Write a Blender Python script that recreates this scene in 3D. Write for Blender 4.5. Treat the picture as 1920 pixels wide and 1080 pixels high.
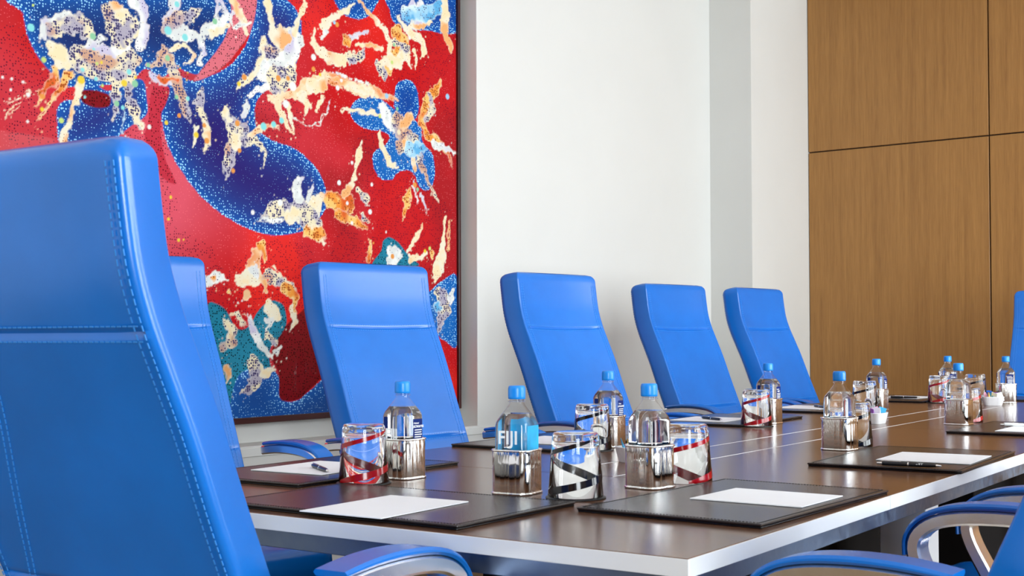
import bpy, math, random
import numpy as np
from mathutils import Vector, Matrix
random.seed(4); rng = np.random.default_rng(7)
D = bpy.data; SC = bpy.context.scene; COL = SC.collection
PI = math.pi; R = math.radians
for o in list(D.objects): D.objects.remove(o)

# ------------------------------------------------------------------ camera, world, light, exposure
ROOM = R(-2.47)                       # the room's walls stand 2.5 degrees off the table's axes
cam = D.cameras.new('camera'); co = D.objects.new('camera', cam); COL.objects.link(co)
cam.lens = 45.0; cam.sensor_width = 36.0; cam.shift_y = 47/1920; cam.clip_start = .02
co.matrix_world = (Matrix.Translation((0, 0, 1.03)) @ Matrix.Rotation(R(34.83), 4, 'Z') @
                   Matrix.Rotation(R(90+1.074), 4, 'X') @ Matrix.Rotation(R(-.22), 4, 'Z'))
cam.dof.use_dof = True; cam.dof.focus_distance = 3.6; cam.dof.aperture_fstop = 16
SC.camera = co
SC.view_settings.view_transform = 'Standard'; SC.view_settings.look = 'None'
SC.view_settings.gamma = 1.0; SC.view_settings.use_curve_mapping = False
SC.view_settings.exposure = 0.05
cy = SC.cycles
cy.max_bounces = 14; cy.transmission_bounces = 14; cy.glossy_bounces = 8; cy.diffuse_bounces = 5
cy.transparent_max_bounces = 24; cy.use_denoising = True; cy.sample_clamp_indirect = 8.0
cy.caustics_reflective = False; cy.caustics_refractive = True; cy.blur_glossy = .5
world = D.worlds.new('daylight'); SC.world = world; world.use_nodes = True
bg = world.node_tree.nodes['Background']
bg.inputs['Color'].default_value = (.82, .91, 1, 1); bg.inputs['Strength'].default_value = 1.6

def room_obj(o):                      # things laid out in the room's own axes
    o.rotation_euler.z = ROOM
    return o
def rm(x, y, z=0):
    c, s = math.cos(ROOM), math.sin(ROOM)
    return (x*c - y*s, x*s + y*c, z)
WX = 2.3                              # window wall
WINS = [(-2.8, -.8), (1.9, 3.6), (3.8, 5.5), (5.7, 7.4)]  # first window is added behind the camera to brighten the near chair's back
WZ0, WZ1 = .35, 2.85
for a, b in WINS:                     # daylight through each window; the added first one is stronger, as fill
    L = D.lights.new('window_daylight', 'AREA'); L.shape = 'RECTANGLE'
    L.size = (WZ1-WZ0); L.size_y = (b-a); L.energy = (92 if a > 0 else 165)*(b-a); L.color = (.93, .97, 1)
    lo = D.objects.new('window_daylight', L); COL.objects.link(lo)
    lo.matrix_world = Matrix.Rotation(ROOM, 4, 'Z') @ Matrix.Translation((WX+.16, (a+b)/2, (WZ0+WZ1)/2)) @ Matrix.Rotation(R(90), 4, 'Y')

# ------------------------------------------------------------------ materials
def mat(name):
    m = D.materials.new(name); m.use_nodes = True
    nt = m.node_tree; return m, nt, nt.nodes['Principled BSDF']
def setp(b, **k):
    nm = dict(col='Base Color', rough='Roughness', metal='Metallic', spec='Specular IOR Level', ior='IOR', trans='Transmission Weight',
              coat='Coat Weight', coatr='Coat Roughness', sheen='Sheen Weight', alpha='Alpha', em='Emission Color', ems='Emission Strength', sss='Subsurface Weight')
    for a, v in k.items():
        if isinstance(v, tuple) and len(v) == 3: v = v + (1,)
        b.inputs[nm[a]].default_value = v
def N(nt, t, **k):
    n = nt.nodes.new(t)
    for a, v in k.items(): setattr(n, a, v)
    return n
def mapping(nt, scale, rot=(0, 0, 0), space='Object'):
    tc = N(nt, 'ShaderNodeTexCoord'); mp = N(nt, 'ShaderNodeMapping')
    mp.inputs['Scale'].default_value = scale; mp.inputs['Rotation'].default_value = rot
    nt.links.new(tc.outputs[space], mp.inputs['Vector']); return mp
def noise(nt, mp, scale, detail=4, rough=.55, dist=0):
    n = N(nt, 'ShaderNodeTexNoise'); n.inputs['Scale'].default_value = scale; n.inputs['Detail'].default_value = detail
    n.inputs['Roughness'].default_value = rough; n.inputs['Distortion'].default_value = dist
    nt.links.new(mp.outputs['Vector'], n.inputs['Vector']); return n
def ramp(nt, fac, stops):
    r = N(nt, 'ShaderNodeValToRGB'); e = r.color_ramp.elements
    while len(e) < len(stops): e.new(.5)
    for el, (p, c) in zip(e, stops): el.position = p; el.color = c + (1,)
    nt.links.new(fac, r.inputs['Fac']); return r
def bump(nt, b, h, strength, dist=.001):
    n = N(nt, 'ShaderNodeBump'); n.inputs['Strength'].default_value = strength; n.inputs['Distance'].default_value = dist
    nt.links.new(h, n.inputs['Height']); nt.links.new(n.outputs['Normal'], b.inputs['Normal'])
def plain(name, col, rough=.5, var=.06, scale=20, **k):
    m, nt, b = mat(name); setp(b, rough=rough, **k)
    n = noise(nt, mapping(nt, (1, 1, 1)), scale)
    r = ramp(nt, n.outputs['Fac'], [(.3, tuple(c*(1-var) for c in col)), (.7, tuple(min(1, c*(1+var)) for c in col))])
    nt.links.new(r.outputs['Color'], b.inputs['Base Color']); return m
def leather(name, col, rough, bs=.25, scale=420, spec=.5, coat=0):
    m, nt, b = mat(name); setp(b, rough=rough, spec=spec, coat=coat, coatr=.22)
    mp = mapping(nt, (1, 1, 1))
    v = N(nt, 'ShaderNodeTexVoronoi'); v.inputs['Scale'].default_value = scale; nt.links.new(mp.outputs['Vector'], v.inputs['Vector'])
    n = noise(nt, mp, 6, 3); r = ramp(nt, n.outputs['Fac'], [(.3, tuple(c*.93 for c in col)), (.7, tuple(min(1, c*1.07) for c in col))])
    nt.links.new(r.outputs['Color'], b.inputs['Base Color']); bump(nt, b, v.outputs['Distance'], bs, .0006); return m
def wood(name, dark, light, rough, sc, rot=(0, 0, 0), coat=0, bs=.05, spec=.5):
    m, nt, b = mat(name); setp(b, rough=rough, coat=coat, coatr=.08, spec=spec)
    mp = mapping(nt, sc, rot)
    n1 = noise(nt, mp, 1.0, 8, .65, .3); mp2 = mapping(nt, tuple(s*7 for s in sc), rot); n2 = noise(nt, mp2, 1.0, 4, .6)
    mx = N(nt, 'ShaderNodeMath', operation='MULTIPLY_ADD'); mx.inputs[1].default_value = .45
    md = N(nt, 'ShaderNodeMath', operation='MULTIPLY'); md.inputs[1].default_value = .55
    nt.links.new(n1.outputs['Fac'], md.inputs[0]); nt.links.new(n2.outputs['Fac'], mx.inputs[0]); nt.links.new(md.outputs[0], mx.inputs[2])
    r = ramp(nt, mx.outputs[0], [(.33, dark), (.66, light)])
    nt.links.new(r.outputs['Color'], b.inputs['Base Color']); bump(nt, b, mx.outputs[0], bs, .0008); return m
def metal(name, col, rough, stretch=(1, 1, 1), var=.1, scale=60):
    m, nt, b = mat(name); setp(b, col=col, metal=1.0, rough=rough)
    n = noise(nt, mapping(nt, stretch), scale, 3)
    r = ramp(nt, n.outputs['Fac'], [(.3, (rough*(1-var*2),)*3), (.7, (rough*(1+var*2),)*3)])
    nt.links.new(r.outputs['Color'], b.inputs['Roughness']); return m
def thin_clear(name, tint, refl=1.0):
    m, nt, b = mat(name); nt.nodes.remove(b); out = nt.nodes['Material Output']
    t = N(nt, 'ShaderNodeBsdfTransparent'); t.inputs['Color'].default_value = tint + (1,)
    g = N(nt, 'ShaderNodeBsdfGlossy'); g.inputs['Roughness'].default_value = .03
    lw = N(nt, 'ShaderNodeLayerWeight'); lw.inputs['Blend'].default_value = .5
    pw = N(nt, 'ShaderNodeMath', operation='POWER'); pw.inputs[1].default_value = 4.0; nt.links.new(lw.outputs['Facing'], pw.inputs[0])
    f = N(nt, 'ShaderNodeMath', operation='MULTIPLY_ADD'); f.inputs[1].default_value = .85; f.inputs[2].default_value = .045; nt.links.new(pw.outputs[0], f.inputs[0])
    mx = N(nt, 'ShaderNodeMixShader'); nt.links.new(f.outputs[0], mx.inputs[0]); nt.links.new(t.outputs[0], mx.inputs[1])
    nt.links.new(g.outputs[0], mx.inputs[2]); nt.links.new(mx.outputs[0], out.inputs['Surface']); return m
def solid_clear(name, col, ior, rough=0.0):
    m, nt, b = mat(name); setp(b, col=col, rough=rough, ior=ior, trans=1.0); return m

M = {}
M['blue'] = leather('blue_leather', (.0, .138, .55), .26, .07, 420, .62, .0)
M['thread'] = plain('pale_blue_thread', (.03, .24, .68), .6)
M['chrome'] = metal('brushed_chrome', (.93, .94, .96), .22, (1, 1, 1), .05, 40)
M['silver'] = metal('polished_silver', (.96, .95, .92), .07)
_nt = M['silver'].node_tree; bump(_nt, _nt.nodes['Principled BSDF'], noise(_nt, mapping(_nt, (95, 95, 5)), 1.0, 3).outputs['Fac'], .55, .004)
M['alu'] = metal('satin_aluminium', (.84, .87, .90), .5, (1, 1, 30)); M['alu'].node_tree.nodes['Principled BSDF'].inputs['Metallic'].default_value = .4
M['black_plastic'] = plain('black_plastic', (.012, .012, .014), .4)
M['coaster'] = plain('black_rubber', (.006, .006, .007), .45)
M['pad'] = leather('dark_brown_leather', (.020, .014, .013), .25, .25, 500)
M['pad_edge'] = leather('black_leather_edge', (.004, .004, .005), .25, .15, 500)
M['pad_thread'] = plain('black_thread', (.003, .003, .003), .8)
M['paper'] = plain('white_paper', (.88, .89, .92), .7, .01)
M['table'] = wood('dark_walnut_veneer', (.050, .022, .012), (.190, .085, .045), .20, (2.2, 42, 20), coat=0, bs=.03, spec=.45)
M['table_edge'] = plain('raw_veneer_edge', (.30, .13, .05), .5)
M['oak'] = wood('honey_oak_veneer', (.245, .108, .025), (.395, .192, .050), .42, (34, 34, 1.1), bs=.03)
M['oak_back'] = plain('dark_joint', (.030, .012, .006), .7)
M['wall'] = plain('white_wall_paint', (.66, .66, .635), .6, .012, 3)
M['trim'] = plain('white_gloss_trim', (.67, .68, .66), .35, .012, 3)
M['ceiling'] = plain('ceiling_paint', (.86, .86, .85), .8, .01, 3)
M['carpet'] = plain('brown_carpet', (.165, .105, .045), .95, .25, 160)
M['base'] = plain('dark_pedestal', (.004, .003, .003), .9, spec=.1)
M['rail'] = metal('shaded_aluminium_rail', (.16, .21, .30), .4)  # shade and blue chair reflections on the aluminium put into the metal colour
M['frame'] = wood('maroon_lacquer', (.022, .004, .004), (.055, .012, .011), .3, (30, 3, 30))
M['cap'] = plain('blue_cap_plastic', (.006, .26, .83), .32, .03)
M['pet'] = thin_clear('clear_bottle_plastic', (.985, .99, 1.0))
M['water'] = solid_clear('water', (.985, .995, 1.0), 1.30)
M['glass'] = solid_clear('clear_glass', (.99, .995, 1.0), 1.47)
M['pane'] = thin_clear('window_glass', (.97, .98, .98))
M['red_glass'], _nt, _b = mat('red_glass_stripe'); setp(_b, col=(.30, .002, .006), rough=.15)
M['black_glass'] = plain('black_glass_stripe', (.006, .005, .008), .12)
M['label'] = plain('blue_label_print', (.001, .016, .14), .55, spec=.15)
M['cyan_print'] = plain('cyan_label_print', (.02, .42, .80), .35, .25, 30)
M['ink'] = plain('white_label_ink', (.88, .92, .95), .4)
M['porcelain'] = plain('white_porcelain', (.86, .87, .89), .18)
M['pen'] = plain('black_pen_lacquer', (.010, .010, .014), .28)
M['pen_white'] = plain('white_pen_plastic', (.8, .82, .82), .3)
for n_, c_ in dict(pink=(.80, .42, .62), yellow=(.85, .60, .12), cyan=(.05, .42, .72), white=(.85, .86, .87), purple=(.30, .10, .45), amber=(.75, .40, .05), navy=(.03, .08, .35)).items():
    M['sachet_'+n_] = plain('sachet_paper_'+n_, c_, .5)
M['lamp'], _nt, _b = mat('lamp_diffuser'); setp(_b, col=(1, 1, 1), em=(1, .96, .9), ems=14.0)

# ------------------------------------------------------------------ mesh helpers
class MB:
    def __init__(s): s.v = []; s.f = []
    def add(s, v, f):
        k = len(s.v); s.v += [tuple(p) for p in v]; s.f += [tuple(i+k for i in q) for q in f]; return s
    def box(s, a, b, rot=None, org=(0, 0, 0)):
        x0, y0, z0 = a; x1, y1, z1 = b
        v = [(x0,y0,z0),(x1,y0,z0),(x1,y1,z0),(x0,y1,z0),(x0,y0,z1),(x1,y0,z1),(x1,y1,z1),(x0,y1,z1)]
        if rot is not None: v = [tuple(rot @ Vector(p) + Vector(org)) for p in v]
        return s.add(v, [(0,3,2,1),(4,5,6,7),(0,1,5,4),(1,2,6,5),(2,3,7,6),(3,0,4,7)])
    def cbox(s, a, b, c=.002):         # box with chamfered edges
        x0, y0, z0 = a; x1, y1, z1 = b
        rings = [[(x0+c,y0+c,z0),(x1-c,y0+c,z0),(x1-c,y1-c,z0),(x0+c,y1-c,z0)]]
        rect = lambda q, z: [(x0+c,y0+q,z),(x1-c,y0+q,z),(x1-q,y0+c,z),(x1-q,y1-c,z),(x1-c,y1-q,z),(x0+c,y1-q,z),(x0+q,y1-c,z),(x0+q,y0+c,z)]
        v = rect(c, z0) + rect(0, z0+c) + rect(0, z1-c) + rect(c, z1); f = []
        for k in range(3):
            for i in range(8):
                j = (i+1) % 8; f.append((k*8+i, k*8+j, k*8+8+j, k*8+8+i))
        f.append(tuple(range(7, -1, -1))); f.append(tuple(range(24, 32)))
        return s.add(v, f)
    def loft(s, rings, close=True, caps=True):
        n = len(rings[0]); v = [p for r in rings for p in r]; f = []
        for k in range(len(rings)-1):
            for i in range(n if close else n-1):
                j = (i+1) % n; f.append((k*n+i, k*n+j, (k+1)*n+j, (k+1)*n+i))
        if caps: f.append(tuple(range(n-1, -1, -1))); f.append(tuple(range((len(rings)-1)*n, len(rings)*n)))
        return s.add(v, f)
    def lathe(s, prof, n=40, c=(0, 0)):
        rings = [[(c[0]+r*math.cos(2*PI*i/n), c[1]+r*math.sin(2*PI*i/n), z) for i in range(n)] for r, z in prof]
        return s.loft(rings, True, True)
    def tube(s, pts, r, n=8):
        pts = [Vector(p) for p in pts]; rings = []
        rr = r if isinstance(r, (list, tuple)) else [r]*len(pts)
        for i, p in enumerate(pts):
            t = (pts[min(i+1, len(pts)-1)] - pts[max(i-1, 0)]).normalized()
            a = t.cross(Vector((0, 0, 1)));
            if a.length < .01: a = t.cross(Vector((0, 1, 0)))
            a.normalize(); b = t.cross(a)
            rings.append([tuple(p + (a*math.cos(2*PI*k/n) + b*math.sin(2*PI*k/n))*rr[i]) for k in range(n)])
        return s.loft(rings)
    def mesh(s, name, m, smooth=35):
        me = D.meshes.new(name); me.from_pydata(s.v, [], s.f); me.update()
        import bmesh
        b = bmesh.new(); b.from_mesh(me); bmesh.ops.recalc_face_normals(b, faces=b.faces); b.to_mesh(me); b.free()
        if smooth:
            me.polygons.foreach_set('use_smooth', [True]*len(me.polygons)); me.set_sharp_from_angle(angle=R(smooth))
        me.materials.append(m); return me
    def obj(s, name, m, parent=None, smooth=35, loc=None, rz=None):
        o = D.objects.new(name, s.mesh(name, m, smooth)); COL.objects.link(o)
        if parent is not None: o.parent = parent
        if loc is not None: o.location = loc
        if rz is not None: o.rotation_euler.z = rz
        return o
def tag(o, label=None, cat=None, group=None, kind=None):
    for k, v in (('label', label), ('category', cat), ('group', group), ('kind', kind)):
        if v: o[k] = v
    return o
def thing(name, label, cat, loc, rz=0, group=None):
    o = D.objects.new(name, None); COL.objects.link(o); o.location = loc; o.rotation_euler.z = rz; o.empty_display_size = .05
    return tag(o, label, cat, group)
def dup(root, loc, rz, label, group=None):
    def cp(o, parent=None):
        c = o.copy(); COL.objects.link(c)
        if parent is not None: c.parent = parent
        for ch in list(o.children): cp(ch, c)
        return c
    r = cp(root); r.location = loc; r.rotation_euler.z = rz; r['label'] = label
    if group: r['group'] = group
    return r
def text_mb(txt, size, spacing=1.0, bold=0.0, depth=.0):
    cu = D.curves.new('lettering', 'FONT'); cu.body = txt; cu.size = size; cu.align_x = 'CENTER'; cu.align_y = 'CENTER'
    cu.space_character = spacing; cu.offset = bold; cu.resolution_u = 3; cu.extrude = depth
    o = D.objects.new('lettering', cu); COL.objects.link(o)
    dg = bpy.context.evaluated_depsgraph_get(); dg.update()
    me = D.meshes.new_from_object(o.evaluated_get(dg)); v = [tuple(p.co) for p in me.vertices]; f = [tuple(p.vertices) for p in me.polygons]
    D.objects.remove(o); D.curves.remove(cu); D.meshes.remove(me); return v, f
def struct(o): o['kind'] = 'structure'; return o

# ------------------------------------------------------------------ painted shapes of the picture: (colour, outline on the canvas in metres)
BLOBS=[('indigo',[(2.919,1.844),(2.909,1.901),(2.93,1.953),(2.99,2.002),(3.068,1.994),(3.189,2.044),(3.268,2.104),(3.326,2.181),(3.359,2.271),(3.37,2.357),(3.431,2.391),(3.544,2.393),(3.608,2.341),(3.62,2.278),(3.602,2.166),(3.529,2.067),(3.43,2.009),(3.381,1.959),(3.37,1.905),(3.386,1.851),(3.458,1.818),(3.558,1.802),(3.646,1.768),(3.721,1.71),(3.758,1.636),(3.755,1.565),(3.676,1.486),(3.587,1.452),(3.472,1.436),(3.348,1.45),(3.216,1.496),(3.113,1.555),(3.027,1.631),(2.954,1.731)]),
('navy',[(2.371,2.167),(2.368,2.104),(2.384,2.037),(2.413,1.983),(2.459,1.934),(2.524,1.89),(2.607,1.894),(2.692,1.916),(2.792,1.95),(2.86,2.0),(2.919,1.97),(2.99,2.021),(3.093,2.018),(3.177,2.093),(3.236,2.185),(3.257,2.272),(3.247,2.352)]),
('indigo',[(2.496,1.768),(2.499,1.814),(2.524,1.839),(2.565,1.847),(2.586,1.863),(2.617,1.923),(2.703,1.899),(2.781,1.949),(2.844,1.959),(2.863,1.894),(2.863,1.836),(2.804,1.79),(2.754,1.752),(2.693,1.701),(2.586,1.67),(2.508,1.688)]),
('blue',[(3.815,2.472),(3.821,2.424),(3.862,2.396),(3.936,2.39),(4.008,2.416),(4.059,2.472),(4.062,2.524)]),
('blue',[(4.151,2.543),(4.147,2.471),(4.171,2.424),(4.248,2.408),(4.393,2.428),(4.606,2.463),(4.623,2.643)]),
('blue',[(4.177,2.122),(4.195,2.16),(4.255,2.184),(4.305,2.175),(4.333,2.134),(4.34,2.062),(4.311,2.01),(4.254,1.985),(4.205,2.003),(4.173,2.05)]),
('sky',[(3.896,1.984),(3.909,2.024),(3.958,2.059),(4.024,2.076),(4.091,2.072),(4.16,2.048),(4.229,2.023),(4.301,2.015),(4.355,1.979),(4.362,1.927),(4.391,1.898),(4.435,1.867),(4.45,1.795),(4.435,1.732),(4.39,1.696),(4.336,1.711),(4.31,1.757),(4.264,1.776),(4.193,1.757),(4.159,1.723),(4.09,1.721),(4.047,1.754),(4.033,1.81),(4.06,1.848),(4.114,1.873),(4.142,1.916),(4.091,1.929),(4.007,1.928),(3.935,1.944)]),
('teal',[(3.134,1.155),(3.177,1.164),(3.229,1.136),(3.268,1.079),(3.308,1.065),(3.348,1.088),(3.375,1.126),(3.416,1.164),(3.464,1.18),(3.515,1.166),(3.535,1.123),(3.532,1.07),(3.486,1.017),(3.45,0.985),(3.452,0.922),(3.492,0.879),(3.503,0.815),(3.503,0.677),(3.114,0.699),(3.114,1.018)]),
('deep',[(3.242,0.692),(3.242,0.773),(3.294,0.894),(3.43,0.912),(3.497,0.872),(3.503,0.804),(3.543,0.777),(3.601,0.783),(3.675,0.824),(3.735,0.857),(3.843,0.88),(3.843,0.657)]),
('teal',[(4.039,1.337),(4.086,1.409),(4.1,1.456),(4.141,1.472),(4.192,1.457),(4.245,1.417),(4.298,1.384),(4.323,1.349)]),
('sky',[(4.388,1.206),(4.433,1.256),(4.501,1.294),(4.608,1.31),(4.607,0.999),(4.518,1.011),(4.443,1.061)])]
OVER=[('pink',[(3.068,1.99),(3.126,2.064),(3.184,2.131),(3.228,2.204),(3.247,2.28),(3.257,2.354),(3.37,2.378),(3.375,2.306),(3.348,2.227),(3.294,2.154),(3.228,2.081),(3.151,2.023)]),
('maroon',[(2.586,1.878),(2.639,1.893),(2.703,1.884),(2.703,1.843),(2.649,1.83),(2.596,1.842)]),
('crimson',[(2.879,1.926),(2.919,1.951),(2.961,1.948),(2.947,1.887),(2.926,1.845),(2.926,1.761),(2.947,1.682),(2.991,1.598),(2.919,1.62),(2.872,1.693),(2.849,1.758),(2.867,1.818)]),
('maroon',[(3.497,0.794),(3.492,0.889),(3.452,0.949),(3.464,0.996),(3.514,1.055),(3.558,1.102),(3.72,1.191),(3.908,1.196),(3.907,0.879),(3.75,0.865),(3.69,0.836),(3.615,0.787),(3.543,0.775)])]
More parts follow.
